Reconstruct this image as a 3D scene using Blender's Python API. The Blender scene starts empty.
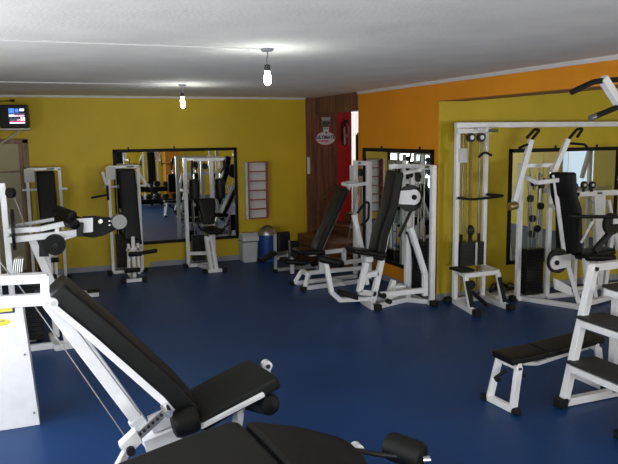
import bpy, bmesh, math, random
from mathutils import Vector as V, Matrix
random.seed(4)
S = bpy.context.scene
C = S.collection

# ------------------------------------------------------------------ camera
CH = 2.1; FPX = 686.5; PIT = .1399; YAW = .3838; ROL = -.0120
fw = V((math.sin(YAW)*math.cos(PIT), math.cos(YAW)*math.cos(PIT), -math.sin(PIT)))
r0 = V((math.cos(YAW), -math.sin(YAW), 0)); u0 = r0.cross(fw)
rt = r0*math.cos(ROL)+u0*math.sin(ROL); up = -r0*math.sin(ROL)+u0*math.cos(ROL)
cam = bpy.data.cameras.new('camera'); co = bpy.data.objects.new('camera', cam); C.objects.link(co)
m = Matrix((rt, up, -fw)).transposed().to_4x4(); m.translation = (0, 0, CH)
co.matrix_world = m
cam.sensor_width = 36; cam.lens = 36*FPX/618; cam.clip_start = .05
S.camera = co
S.view_settings.view_transform = 'Standard'; S.view_settings.look = 'None'
S.view_settings.gamma = 1; S.view_settings.use_curve_mapping = False
S.view_settings.exposure = 1.0

def _ray(x, y): return fw + (x-309)/FPX*rt + (232-y)/FPX*up
def aY(x, y, Y):
    r = _ray(x, y); t = Y/r.y; return V((r.x*t, Y, CH+r.z*t))
def aX(x, y, X):
    r = _ray(x, y); t = X/r.x; return V((X, r.y*t, CH+r.z*t))
def aZ(x, y, z=0):
    r = _ray(x, y); t = (z-CH)/r.z; return V((r.x*t, r.y*t, z))

# ------------------------------------------------------------------ materials
def nmat(name, col, rough=.5, metal=0, spec=.5, var=0, vscale=4, bump=0, bscale=80, emit=None, estr=0):
    mt = bpy.data.materials.new(name); mt.use_nodes = True
    nt = mt.node_tree; b = nt.nodes['Principled BSDF']
    b.inputs['Base Color'].default_value = (*col, 1); b.inputs['Roughness'].default_value = rough
    b.inputs['Metallic'].default_value = metal; b.inputs['Specular IOR Level'].default_value = spec
    tc = nt.nodes.new('ShaderNodeTexCoord')
    if var:
        n = nt.nodes.new('ShaderNodeTexNoise'); n.inputs['Scale'].default_value = vscale; n.inputs['Detail'].default_value = 5
        nt.links.new(tc.outputs['Object'], n.inputs['Vector'])
        r = nt.nodes.new('ShaderNodeValToRGB')
        r.color_ramp.elements[0].position = .3; r.color_ramp.elements[1].position = .7
        r.color_ramp.elements[0].color = (*[c*(1-var) for c in col], 1)
        r.color_ramp.elements[1].color = (*[min(1, c*(1+var)) for c in col], 1)
        nt.links.new(n.outputs['Fac'], r.inputs['Fac']); nt.links.new(r.outputs['Color'], b.inputs['Base Color'])
    if bump:
        n2 = nt.nodes.new('ShaderNodeTexNoise'); n2.inputs['Scale'].default_value = bscale; n2.inputs['Detail'].default_value = 4
        nt.links.new(tc.outputs['Object'], n2.inputs['Vector'])
        bp = nt.nodes.new('ShaderNodeBump'); bp.inputs['Strength'].default_value = bump; bp.inputs['Distance'].default_value = .01
        nt.links.new(n2.outputs['Fac'], bp.inputs['Height']); nt.links.new(bp.outputs['Normal'], b.inputs['Normal'])
    if emit:
        b.inputs['Emission Color'].default_value = (*emit, 1); b.inputs['Emission Strength'].default_value = estr
    return mt
def wood(name, dark, light, scale=1, axis=2, rough=.5, plank=0, paxis=0):
    mt = nmat(name, light, rough); nt = mt.node_tree; b = nt.nodes['Principled BSDF']
    tc = nt.nodes.new('ShaderNodeTexCoord'); mp = nt.nodes.new('ShaderNodeMapping')
    sc = [22*scale]*3; sc[axis] = 1.6*scale; mp.inputs['Scale'].default_value = sc
    n = nt.nodes.new('ShaderNodeTexNoise'); n.inputs['Scale'].default_value = 1; n.inputs['Detail'].default_value = 6
    r = nt.nodes.new('ShaderNodeValToRGB'); r.color_ramp.elements[0].position = .3; r.color_ramp.elements[1].position = .72
    r.color_ramp.elements[0].color = (*dark, 1); r.color_ramp.elements[1].color = (*light, 1)
    nt.links.new(tc.outputs['Object'], mp.inputs['Vector']); nt.links.new(mp.outputs['Vector'], n.inputs['Vector'])
    nt.links.new(n.outputs['Fac'], r.inputs['Fac']); nt.links.new(r.outputs['Color'], b.inputs['Base Color'])
    return mt
M = dict(
 white=nmat('white_enamel', (.80, .80, .83), .32, var=.05, vscale=9),
 cream=nmat('cream_enamel', (.72, .72, .70), .4, var=.05),
 black=nmat('black_vinyl', (.005, .005, .005), .42, spec=.2, var=.2, vscale=14, bump=.15, bscale=160),
 matt=nmat('worn_black_vinyl', (.007, .007, .0068), .5, spec=.22, var=.25, vscale=7, bump=.25, bscale=220),
 rubber=nmat('black_rubber', (.007, .007, .007), .7, spec=.3, var=.2),
 iron=nmat('black_iron', (.009, .009, .010), .45, spec=.3, var=.2),
 tread=nmat('ribbed_black_tread', (.018, .018, .019), .6, bump=.6, bscale=120, var=.2, vscale=20),
 chrome=nmat('chrome', (.75, .75, .77), .15, 1, var=.05),
 rod=nmat('dull_rod', (.22, .22, .22), .35, .8, var=.1),
 hubsteel=nmat('dull_steel', (.20, .20, .20), .4, .6, var=.1),
 brass=nmat('dull_brass', (.32, .24, .09), .4, .7, var=.15),
 cable=nmat('steel_cable', (.28, .28, .27), .4, .7, var=.1),
 grey=nmat('grey_enamel', (.38, .39, .41), .4, var=.05),
 mirror=nmat('mirror_glass', (.78, .82, .80), .0, 1),
 frame=nmat('black_frame', (.006, .006, .006), .6, spec=.2, var=.2),
 floor=nmat('blue_rubber_floor', (.006, .046, .168), .45, spec=.26, var=.14, vscale=1.3, bump=.12, bscale=260),
 ceil=nmat('rough_plaster', (.84, .80, .75), .95, var=.06, vscale=2.2, bump=.35, bscale=40),
 yellow=nmat('yellow_paint', (.60, .430, .009), .6, var=.06, vscale=2, bump=.15, bscale=60),
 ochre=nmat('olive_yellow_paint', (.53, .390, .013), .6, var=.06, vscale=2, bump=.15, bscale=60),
 orange=nmat('orange_paint', (.76, .275, .003), .6, var=.05, vscale=2, bump=.15, bscale=60),
 soffit=nmat('brown_orange_underside', (.40, .15, .02), .7, var=.1),  # darker, browner version of the beam's orange, for its underside
 trim=nmat('white_trim', (.62, .60, .60), .6, var=.05),
 base=nmat('grey_skirting', (.30, .31, .34), .5, var=.08),
 wallw=nmat('white_wall', (.60, .60, .58), .8, var=.05),
 wood=wood('dark_wood_boards', (.075, .026, .012), (.25, .105, .05)),
 woodh=wood('dark_stair_wood', (.07, .026, .012), (.24, .10, .045), axis=1),
 pine=wood('varnished_wood_frame', (.09, .045, .016), (.27, .16, .07)),
 red=nmat('red_paint', (.42, .012, .012), .55, var=.05),
 redgloss=nmat('red_enamel', (.13, .008, .008), .3, var=.05),
 bincol=nmat('grey_white_plastic', (.52, .54, .56), .45, var=.04),
 blue=nmat('blue_bin_steel', (.015, .07, .30), .35, var=.08),
 steel=nmat('brushed_steel', (.45, .45, .44), .35, 1, var=.1),
 paper=nmat('paper', (.66, .64, .62), .8, var=.04),
 redbrown=nmat('red_brown_edge', (.36, .11, .05), .5, var=.1),
 shelfin=nmat('pale_shelf_lining', (.68, .68, .67), .6, var=.05),
 greyink=nmat('grey_ink', (.18, .18, .2), .6),
 blk=nmat('black_ink', (.02, .02, .02), .6),
 redink=nmat('red_ink', (.5, .03, .03), .5),
 blueink=nmat('blue_ink', (.02, .09, .4), .5),
 signw=nmat('sign_white', (.6, .6, .6), .5, var=.04),
 yel=nmat('yellow_sticker', (.75, .66, .08), .5, var=.05),
 navy=nmat('navy_sticker', (.015, .02, .12), .5, var=.05),
 olive=nmat('olive_nameplate', (.11, .12, .05), .4, var=.1),
 bulb=nmat('lit_bulb', (1, 1, 1), .4, emit=(.93, 1, .96), estr=62),
 frost=nmat('frosted_pane', (.34, .30, .19), .35, spec=.6, var=.08, vscale=30, bump=.3, bscale=300),
 daylight=nmat('glowing_curtain', (.8, .78, .74), .8, emit=(1, .93, .88), estr=.35),
 winday=nmat('daylit_window', (.8, .85, .9), .3, emit=(.62, .80, 1.0), estr=.35),
)
# a plain olive-tinted glass for the upper pane of the framed door
g = nmat('dark_glass', (.26, .21, .04), .35, spec=.4, var=.05); M['glass'] = g

# ------------------------------------------------------------------ mesh collecting
class MB:
    def __init__(s): s.bm = bmesh.new()
    def _new(s, fn):
        n0 = len(s.bm.verts); fn(); s.bm.verts.ensure_lookup_table(); return s.bm.verts[n0:]
    def frame(s, d, upv=V((0, 0, 1))):
        d = d.normalized()
        x = d.cross(upv)
        if x.length < 1e-3: x = V((1, 0, 0)) if abs(d.x) < .9 else V((0, 1, 0)); x = (x-d*x.dot(d))
        x.normalize(); y = x.cross(d); return x, y, d
    def bar(s, p, q, w=.05, h=None, b=.004, upv=V((0, 0, 1))):
        "box section tube from p to q; w across, h in the 'up' sense"
        h = h or w; p = V(p); q = V(q); x, y, d = s.frame(q-p, upv)
        t = bmesh.new(); bmesh.ops.create_cube(t, size=1)
        L = (q-p).length
        for v in t.verts: v.co = V((v.co.x*w, v.co.y*h, v.co.z*L))
        if b: bmesh.ops.bevel(t, geom=t.edges[:], offset=min(b, w*.3, h*.3), segments=1, affect='EDGES')
        mt = Matrix((x, y, d)).transposed().to_4x4(); mt.translation = (p+q)/2
        t.transform(mt); s.merge(t); return s
    def merge(s, t):
        me = bpy.data.meshes.new('t'); t.to_mesh(me); t.free(); s.bm.from_mesh(me); bpy.data.meshes.remove(me)
    def box(s, a, b, bev=0, seg=1):
        a = V(a); b = V(b); t = bmesh.new(); bmesh.ops.create_cube(t, size=1)
        for v in t.verts: v.co = V([(a[i]+b[i])/2+v.co[i]*abs(b[i]-a[i]) for i in range(3)])
        if bev: bmesh.ops.bevel(t, geom=t.edges[:], offset=bev, segments=seg, affect='EDGES', profile=.5)
        s.merge(t); return s
    def cyl(s, p, q, r, r2=None, n=20, cap=True):
        p = V(p); q = V(q); x, y, d = s.frame(q-p); r2 = r if r2 is None else r2
        t = bmesh.new(); bmesh.ops.create_cone(t, cap_ends=cap, segments=n, radius1=r, radius2=r2, depth=(q-p).length)
        mt = Matrix((x, y, d)).transposed().to_4x4(); mt.translation = (p+q)/2
        if mt.determinant() < 0: mt = mt @ Matrix.Diagonal((-1, 1, 1, 1))
        t.transform(mt); bmesh.ops.recalc_face_normals(t, faces=t.faces[:]); s.merge(t); return s
    def roller(s, p, q, r, n=22):
        "padded roller with rounded ends"
        p = V(p); q = V(q); d = (q-p); L = d.length; d.normalize(); e = min(r*.45, L*.3)
        prof = [(0, 0), (0, r*.55), (e*.25, r*.85), (e, r), (L-e, r), (L-e*.25, r*.85), (L, r*.55), (L, 0)]
        return s.lathe(p, d, prof, n)
    def lathe(s, p, d, prof, n=24):
        x, y, d = s.frame(V(d)); p = V(p); t = bmesh.new(); rings = []
        for a, r in prof:
            if r < 1e-6: rings.append([t.verts.new(p+d*a)])
            else: rings.append([t.verts.new(p+d*a+(x*math.cos(k*2*math.pi/n)+y*math.sin(k*2*math.pi/n))*r) for k in range(n)])
        for A, B in zip(rings, rings[1:]):
            for k in range(n):
                k2 = (k+1) % n
                if len(A) == 1 and len(B) == 1: continue
                if len(A) == 1: t.faces.new((A[0], B[k], B[k2]))
                elif len(B) == 1: t.faces.new((A[k], B[0], A[k2]))
                else: t.faces.new((A[k], B[k], B[k2], A[k2]))
        bmesh.ops.recalc_face_normals(t, faces=t.faces[:]); s.merge(t); return s
    def path(s, pts, r=.015, n=10):
        "round tube along a polyline, corners rounded"
        P = [V(p) for p in pts]
        if len(P) > 2:
            Q = [P[0]]
            for a, b, c in zip(P, P[1:], P[2:]):
                k = min((a-b).length, (c-b).length)*.35
                u = b+(a-b).normalized()*k; w = b+(c-b).normalized()*k
                for i in range(5):
                    f = i/4; Q.append((u*(1-f)+b*f)*(1-f)+(b*(1-f)+w*f)*f)
            Q.append(P[-1]); P = Q
        t = bmesh.new(); rings = []; x = None
        for i, c in enumerate(P):
            d = (P[min(i+1, len(P)-1)]-P[max(i-1, 0)]).normalized()
            if x is None: x, _, _ = s.frame(d)
            else: x = (x-d*x.dot(d)).normalized()
            y = d.cross(x)
            rings.append([t.verts.new(c+(x*math.cos(k*2*math.pi/n)+y*math.sin(k*2*math.pi/n))*r) for k in range(n)])
        for A, B in zip(rings, rings[1:]):
            for k in range(n): t.faces.new((A[k], A[(k+1) % n], B[(k+1) % n], B[k]))
        t.faces.new(rings[0][::-1]); t.faces.new(rings[-1])
        bmesh.ops.recalc_face_normals(t, faces=t.faces[:]); s.merge(t); return s
    def prism(s, pts, ext, bev=0, seg=2):
        "polygon pushed along ext, optionally rounded"
        t = bmesh.new(); ext = V(ext); A = [t.verts.new(V(p)) for p in pts]; B = [t.verts.new(V(p)+ext) for p in pts]
        t.faces.new(A[::-1]); t.faces.new(B)
        for k in range(len(A)): t.faces.new((A[k], A[(k+1) % len(A)], B[(k+1) % len(A)], B[k]))
        bmesh.ops.recalc_face_normals(t, faces=t.faces[:])
        if bev: bmesh.ops.bevel(t, geom=t.edges[:], offset=bev, segments=seg, affect='EDGES', profile=.5)
        s.merge(t); return s
    def pad(s, line, width, wdir, th, nrm, bev=.02, w2=None):
        "upholstered pad along a polyline (centre of the top face), padded edges and puffed middle"
        P = [V(p) for p in line]; wd = V(wdir).normalized(); nr = V(nrm).normalized()
        t = bmesh.new(); n = len(P); rows = []
        L = [0]
        for a, b in zip(P, P[1:]): L.append(L[-1]+(b-a).length)
        for i, p in enumerate(P):
            w = width if w2 is None else width+(w2-width)*L[i]/L[-1]
            if i in (0, n-1): nn = nr
            rows.append([(p+wd*w*a, p+wd*w*a-nr*th) for a in (-.5, -.25, .25, .5)])
        T = [[t.verts.new(c[0]) for c in r] for r in rows]; B = [[t.verts.new(c[1]) for c in r] for r in rows]
        for r in T:
            for k in (1, 2): r[k].co += nr*th*.12
        for i in range(n-1):
            for k in range(3):
                t.faces.new((T[i][k], T[i][k+1], T[i+1][k+1], T[i+1][k])); t.faces.new((B[i][k+1], B[i][k], B[i+1][k], B[i+1][k+1]))
            t.faces.new((T[i][0], T[i+1][0], B[i+1][0], B[i][0])); t.faces.new((T[i+1][3], T[i][3], B[i][3], B[i+1][3]))
        for k in range(3):
            t.faces.new((T[0][k+1], T[0][k], B[0][k], B[0][k+1])); t.faces.new((T[-1][k], T[-1][k+1], B[-1][k+1], B[-1][k]))
        bmesh.ops.recalc_face_normals(t, faces=t.faces[:])
        eds = [e for e in t.edges if len(e.link_faces) == 2 and e.calc_face_angle(0) > .9]
        bmesh.ops.bevel(t, geom=eds, offset=min(bev, th*.4), segments=3, affect='EDGES', profile=.5)
        s.merge(t); return s

def finish(o, smooth):
    if smooth:
        for p in o.data.polygons: p.use_smooth = True
        md = o.modifiers.new('n', 'WEIGHTED_NORMAL'); md.keep_sharp = True
        me = o.data; bm = bmesh.new(); bm.from_mesh(me)
        for e in bm.edges:
            if len(e.link_faces) == 2 and e.calc_face_angle(0) > .7: e.smooth = False
        bm.to_mesh(me); bm.free()
def obj(name, mb, mat, parent=None, smooth=True, label=None):
    me = bpy.data.meshes.new(name)
    org = root_loc(parent)
    if parent is None:
        xs = [v.co for v in mb.bm.verts]
        lo = V([min(v[i] for v in xs) for i in range(3)]); hi = V([max(v[i] for v in xs) for i in range(3)])
        org = V(((lo.x+hi.x)/2, (lo.y+hi.y)/2, lo.z))
    for v in mb.bm.verts: v.co -= org
    mb.bm.to_mesh(me); mb.bm.free(); me.materials.append(M[mat])
    o = bpy.data.objects.new(name, me); C.objects.link(o)
    if parent is None: o.location = org
    else: o.parent = parent
    finish(o, smooth)
    if label: o['label'] = label
    return o
def root_loc(p):
    if p is None: return V((0, 0, 0))
    while p.parent: p = p.parent
    return V(p.location)
def thing(name, label, cat, loc, group=None):
    o = bpy.data.objects.new(name, None); o.empty_display_size = .1; C.objects.link(o); o.location = loc
    o['label'] = label; o['category'] = cat
    if group: o['group'] = group
    return o
def tag(o, label, cat, group=None):
    o['label'] = label; o['category'] = cat
    if group: o['group'] = group
    return o
def struct(name, mb, mat, parent=None, smooth=False):
    o = obj(name, mb, mat, parent, smooth)
    if parent is None: o['kind'] = 'structure'
    return o
def dup(o, dx, label, group=None):
    def cp(s, par):
        c = s.copy(); C.objects.link(c); c.parent = par
        for ch in list(s.children): cp(ch, c)
        return c
    r = cp(o, None); r.location = V(o.location)+V(dx); r['label'] = label
    if group: r['group'] = group
    return r
def bars(name, segs, parent, mat='white', w=.05, h=None, label=None):
    mb = MB()
    for s_ in segs:
        p, q = s_[0], s_[1]; ww = s_[2] if len(s_) > 2 else w; hh = s_[3] if len(s_) > 3 else (h or ww)
        mb.bar(p, q, ww, hh)
    return obj(name, mb, mat, parent, label=label)
def feet(parent, pts, size=.075):
    for p in pts:
        p = V(p); obj('rubber_foot', MB().box(p-V((size/2, size/2, 0)), p+V((size/2, size/2, size*.85)), .008), 'rubber', parent)
def stack(name, c, wx, wy, z0, z1, parent, n=14):
    mb = MB(); dz = (z1-z0)/n
    for k in range(n):
        mb.box((c[0]-wx/2, c[1]-wy/2, z0+k*dz), (c[0]+wx/2, c[1]+wy/2, z0+(k+1)*dz-.0025), .002)
    return obj(name, mb, 'iron', parent, False)
def text(name, s, size, loc, mat, parent, xd=(1, 0, 0), ud=(0, 0, 1), ext=.001, bold=0, xs=1):
    cu = bpy.data.curves.new(name, 'FONT'); cu.body = s; cu.size = size; cu.extrude = ext; cu.align_x = 'CENTER'; cu.align_y = 'CENTER'; cu.offset = bold
    to = bpy.data.objects.new('t', cu); C.objects.link(to)
    dg = bpy.context.evaluated_depsgraph_get(); me = bpy.data.meshes.new_from_object(to.evaluated_get(dg))
    bpy.data.objects.remove(to)
    x = V(xd).normalized(); y = V(ud).normalized(); z = x.cross(y)
    mt = Matrix((x*xs, y, z)).transposed().to_4x4(); mt.translation = V(loc)-root_loc(parent); me.transform(mt)
    me.materials.append(M[mat]); me.name = name
    o = bpy.data.objects.new(name, me); C.objects.link(o); o.parent = parent; return o

# ------------------------------------------------------------------ the room
HC = 2.745; XR = 4.68; YB = 11.22; YM = 7.30; ZB = 2.50; XB2 = 5.04
XL = -1.95; YN = -2.2; XE = 10.4
DY0, DY1 = 9.53, 11.06    # doorway in the right wall
def ctr(o): return o
struct('floor', MB().box((XL-.1, YN-.1, -.1), (XE+.1, YB+.1, 0)), 'floor')
struct('ceiling', MB().box((XL-.1, YN-.1, HC), (XE+.1, YB+1.3, HC+.1)), 'ceil')
struct('wall_back', MB().box((XL-.1, YB, 0), (4.49, YB+.12, HC)), 'yellow')
struct('wall_right', MB().box((XR, YM, 0), (XR+.14, DY0, HC)), 'orange')
struct('wall_bay', MB().box((XR+.14, YM, 0), (XE, YM+.12, HC)), 'ochre')
struct('trim_1', MB().box((XR+.003, YM-.004, 0), (XR+.14, YM, ZB)), 'ochre')
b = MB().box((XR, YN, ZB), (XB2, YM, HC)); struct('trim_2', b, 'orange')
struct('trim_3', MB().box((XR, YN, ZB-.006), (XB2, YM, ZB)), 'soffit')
# left wall with a wide window, near wall with a window and an added one, far right bay wall with a glazed door
LY0, LY1, LZ0, LZ1 = 1.2, 5.6, .45, 2.2
b = MB().box((XL-.12, YN, 0), (XL, LY0, HC)).box((XL-.12, LY1, 0), (XL, YB, HC)).box((XL-.12, LY0, 0), (XL, LY1, LZ0)).box((XL-.12, LY0, LZ1), (XL, LY1, HC))
struct('wall_left', b, 'yellow')
NX0, NX1 = -1.4, 2.2
b = MB().box((XL, YN-.12, 0), (NX0, YN, HC)).box((NX1, YN-.12, 0), (7.15, YN, HC)).box((10.1, YN-.12, 0), (XE, YN, HC)).box((7.15, YN-.12, 0), (10.1, YN, .95)).box((7.15, YN-.12, 2.25), (10.1, YN, HC)).box((NX0, YN-.12, 0), (NX1, YN, .9)).box((NX0, YN-.12, 2.3), (NX1, YN, HC))
struct('wall_front', b, 'yellow')
b = MB().box((XE, YN, 0), (XE+.12, 3.05, HC)).box((XE, 4.0, 0), (XE+.12, YM, HC)).box((XE, 3.05, 1.95), (XE+.12, 4.0, HC)).box((XE, 3.05, 0), (XE+.12, 4.0, .9))
struct('wall_far_right', b, 'ochre')
def window(n, a, bb, axis, nm=2):
    a = V(a); bb = V(bb); ins = MB(); o = struct('window_%d' % n, ins.box(a, bb), 'winday')
    fr = MB(); ax = 1 if axis == 0 else 0
    for k in range(nm+1):
        f = k/nm; p = a.copy(); p[ax] = a[ax]+(bb[ax]-a[ax])*f; q = p.copy(); q[2] = bb[2]
        c = (a[axis]+bb[axis])/2; p[axis] = q[axis] = c; fr.bar(p, q, .06)
    for z in (a[2], bb[2]):
        p = V((a[0], a[1], z)); q = V((bb[0], bb[1], z)); p[axis] = q[axis] = (a[axis]+bb[axis])/2; fr.bar(p, q, .06)
    for v in fr.bm.verts: v.co -= V(o.location)
    me = bpy.data.meshes.new('window_frame'); fr.bm.to_mesh(me); me.materials.append(M['trim'])
    f = bpy.data.objects.new('window_frame', me); C.objects.link(f); f.parent = o
window(2, (XL-.09, LY0, LZ0), (XL-.07, LY1, LZ1), 0, 3)
window(3, (NX0, YN-.09, .9), (NX1, YN-.07, 2.3), 1, 3)
window(5, (7.15, YN-.09, .95), (10.1, YN-.07, 2.25), 1, 3)  # added, unseen window that lets light onto the bay wall
window(4, (XE+.07, 3.05, .9), (XE+.09, 4.0, 1.95), 0, 1)
struct('wall_pier', MB().box((3.98, .1, 0), (4.45, .5, HC)), 'orange')
# crown strips and skirting
struct('trim_4', MB().box((XL, YB-.018, HC-.035), (4.49, YB, HC)), 'trim')
struct('trim_5', MB().box((XR-.018, YN, HC-.04), (XR, DY0, HC)), 'trim')
struct('trim_6', MB().box((XR-.03, YN, HC-.02), (XR-.018, DY0, HC)), 'trim')
struct('baseboard_back', MB().box((XL, YB-.014, 0), (1.42, YB, .085)).box((1.72, YB-.014, 0), (4.49, YB, .085)), 'base')
struct('baseboard_right', MB().box((XR-.014, YM-.014, 0), (XR, DY0, .085)), 'base')
struct('baseboard_bay', MB().box((XR, YM-.016, 0), (XE, YM, .085)), 'base')
# dark boards: strip at the corner, header over the doorway, wall of the stair alcove
AX = 5.09
b = MB()
x = 4.49
while x < AX-.01:
    x2 = min(x+.105, AX); b.box((x, YB-.02, 0), (x2-.006, YB+.1, HC), .004); x = x2
b.box((4.49, YB+.02, 0), (AX, YB+.12, HC))
struct('wall_alcove', b, 'wood')
b = MB(); y = DY0
while y < YB-.01:
    y2 = min(y+.105, YB-.02); b.box((XR-.012, y, ZB-.02), (XR+.012, y2-.006, HC), .003)
    y = y2+.0001
    if y2 >= YB-.03: break
b.box((XR, DY0, ZB-.02), (XR+.12, YB-.02, HC))
struct('trim_7', b, 'wood')
struct('trim_8', MB().box((XR-.015, DY1-.02, ZB-.035), (XR+.1, YB-.02, ZB-.02)).box((XR-.015, DY0, ZB-.035), (XR+.12, DY1, ZB-.02)), 'wood')
struct('wall_red', MB().box((AX, YB-.01, .0), (5.37, YB+.12, HC)), 'red')
struct('wall_alcove_near', MB().box((XR+.14, DY0-.12, 0), (7.4, DY0, HC)), 'red')
struct('wall_alcove_end', MB().box((7.4, DY0-.12, 0), (7.5, YB+1.3, HC)), 'wallw')
struct('wall_alcove_far', MB().box((5.37, YB+1.0, 0), (7.4, YB+1.1, HC)), 'wallw')
struct('ceiling_alcove', MB().box((XR+.14, DY0, 2.52), (7.4, YB+1.2, 2.56)), 'wallw')
# a curtain with its daylight glow put into the material, seen through the doorway
b = MB()
for k in range(14):
    b.cyl((5.3+k*.05, YB+.5+.015*(k % 2), 1.2), (5.3+k*.05, YB+.5+.015*(k % 2), 2.5), .03, n=8)
cu = obj('curtain', b, 'daylight'); tag(cu, 'pale daylit curtain hanging beyond the doorway past the red wall', 'curtain')
b = MB()
for k in range(4): b.cyl((5.525+k*.03, YB+.1, 1.5), (5.525+k*.03, YB+.1, 2.15-.03*abs(k-1.5)), .02, n=8)
tag(obj('coat', b.cyl((5.57, YB+.12, 1.0), (5.57, YB+.1, 1.6), .06, .05), 'matt'), 'dark coat hanging at the edge of the doorway by the curtain', 'coat')

# stairs rising through the doorway
st = MB()
st.box((4.22, 9.6, 0), (4.60, YB-.03, .20), .008).box((4.30, 9.75, .20), (4.95, YB-.03, .40), .008)
for k in range(4):
    st.box((4.95+.26*k, 9.62, 0), (4.95+.26*(k+1)+.03, YB-.03, .40+.16*(k+1)-.03)).box((4.92+.26*k, 9.62, .40+.16*(k+1)-.03), (4.95+.26*(k+1)+.03, YB-.03, .40+.16*(k+1)), .006)
struct('floor_stairs', st, 'woodh')
hr = thing('stair_handrail', 'short brown wooden handrail rising beside the stairs in the doorway', 'handrail', (4.72, 11.1, 0))
obj('rail', MB().bar((4.64, 11.12, .93), (5.05, 11.12, 1.2), .05, .06), 'woodh', hr)
obj('post', MB().bar((4.66, 11.12, .40), (4.66, 11.12, .94), .06), 'woodh', hr)

# framed glass door on the left of the back wall
d = struct('door_1', MB().box((-1.0, YB-.045, .0), (-.9, YB, 2.09), .006).box((-.09, YB-.045, 0), (-.004, YB, 2.09), .006).box((-1.0, YB-.045, 2.03), (-.004, YB, 2.10), .006)
  .box((-.14, YB-.035, 0), (-.09, YB-.005, 2.03), .004).box((-.9, YB-.03, 1.60), (-.14, YB-.01, 1.625), .004).box((-.9, YB-.035, 0), (-.14, YB-.005, .12)), 'pine')
obj('glass_pane', MB().box((-.9, YB-.022, 1.62), (-.14, YB-.012, 2.04)), 'glass', d, False, 'darker clear upper pane')
obj('frosted_pane', MB().box((-.9, YB-.022, .1), (-.14, YB-.012, 1.605)), 'frost', d, False, 'frosted beige lower pane')
# the door object is top level with its own origin: root_loc handles the offset

# television on a wall shelf
tv = thing('television', 'small black tube television showing a colourful picture, on the high wall shelf', 'television', (-.2, 10.55, 2.245))
ang = math.radians(-12)
def rz(p, c, a):
    p = V(p)-V(c); return V((p.x*math.cos(a)-p.y*math.sin(a), p.x*math.sin(a)+p.y*math.cos(a), p.z))+V(c)
TC = (-.15, 10.62, 2.25)
def tvq(u, w, z): return V(TC)+V((u*math.cos(ang)-w*math.sin(ang), u*math.sin(ang)+w*math.cos(ang), z))
t = MB().prism([tvq(-.17, -.12, 0), tvq(.19, -.12, 0), tvq(.19, -.12, .32), tvq(-.17, -.12, .32)], tvq(0, .12, 0)-tvq(0, 0, 0), .015)
t.prism([tvq(-.13, 0, .02), tvq(.15, 0, .02), tvq(.15, 0, .29), tvq(-.13, 0, .29)], tvq(0, .24, 0)-tvq(0, 0, 0), .02)
t.prism([tvq(-.32, -.05, .03), tvq(-.17, -.05, .03), tvq(-.17, -.05, .27), tvq(-.32, -.05, .24)], tvq(0, .2, 0)-tvq(0, 0, 0), .015)
obj('casing', t, 'iron', tv)
scr = obj('screen', MB().prism([tvq(-.055, -.124, .055), tvq(.165, -.124, .055), tvq(.165, -.124, .275), tvq(-.055, -.124, .275)], tvq(0, -.004, 0)-tvq(0, 0, 0)), 'blk', tv, False, 'lit screen with a sports broadcast picture')
def em(n, c, s=1.0): M[n] = nmat(n, (0, 0, 0), .5, emit=c, estr=s)
em('tvblue', (.05, .17, .85)); em('tvwhite', (.85, .8, .95)); em('tvred', (.8, .05, .12)); em('tvdark', (.03, .05, .10)); em('tvpink', (.75, .35, .45))
def tvp(col, *rs):
    b = MB()
    for (u0_, v0_, u1_, v1_) in rs:
        A = lambda u, v: tvq(-.055+.22*u, -.1285, .055+.22*v)
        b.prism([A(u0_, v0_), A(u1_, v0_), A(u1_, v1_), A(u0_, v1_)], tvq(0, -.001, 0)-tvq(0, 0, 0))
    obj('picture_patch', b, col, scr, False)
tvp('tvblue', (.03, .68, .36, .97), (.42, .72, .6, .95)); tvp('tvwhite', (.68, .8, .95, .95), (.05, .03, .97, .1), (.03, .45, .36, .58), (.72, .2, .83, .42), (.88, .2, .97, .42))
tvp('tvred', (.08, .11, .97, .19)); tvp('tvdark', (.03, .58, .97, .67), (.05, .2, .7, .34), (.6, .68, .67, .95)); tvp('tvpink', (.38, .44, .6, .56), (.5, .2, .7, .3), (.62, .45, .95, .56))
sh = thing('wall_shelf', 'white bracket shelf high on the back wall carrying the television', 'shelf', (-.2, 10.6, 2.2))
obj('board', MB().box((-.6, 10.42, 2.222), (.04, 11.21, 2.243), .004), 'trim', sh)
obj('bracket', MB().bar((-.45, 11.2, 1.98), (-.1, 10.9, 2.215), .02), 'trim', sh)
an = obj('aerial', MB().path([(-.30, 10.72, 2.5), (-.62, 10.85, 2.615), (-.18, 10.85, 2.64)], .008), 'iron', tv); obj('aerial_tip', MB().roller((-.2, 10.85, 2.64), (-.14, 10.85, 2.643), .02), 'iron', an)

# bulbs
def bulb(p, zt, zb, label, grp):
    p = V(p); t = thing('hanging_bulb', label, 'lamp', (p.x, p.y, zb), grp)
    obj('ceiling_rose', MB().lathe((p.x, p.y, HC-.022), (0, 0, 1), [(0, 0), (0, .035), (.012, .05), (.022, .052), (.022, 0)]), 'greyink', t)
    L = HC-.02-(zt+.04)
    obj('flex', MB().path([(p.x, p.y, HC-.02), (p.x+.006, p.y, HC-.02-L*.3), (p.x-.006, p.y, HC-.02-L*.6), (p.x, p.y, zt+.03)], .005), 'greyink', t)
    obj('lamp_holder', MB().lathe((p.x, p.y, zt-.005), (0, 0, 1), [(0, .02), (.015, .024), (.045, .02), (.05, .008), (.05, 0)]), 'blk', t)
    h = zt-zb
    obj('bulb', MB().lathe((p.x, p.y, zb), (0, 0, 1), [(0, 0), (h*.03, .013), (h*.12, .022), (h*.35, .027), (h*.6, .025), (h*.85, .019), (h*1, .016)]), 'bulb', t)
bulb((1.82, 8.668, 0), 2.60, 2.455, 'bare lit bulb hanging on a short flex nearer the back wall', 'bare hanging bulbs')
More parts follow.
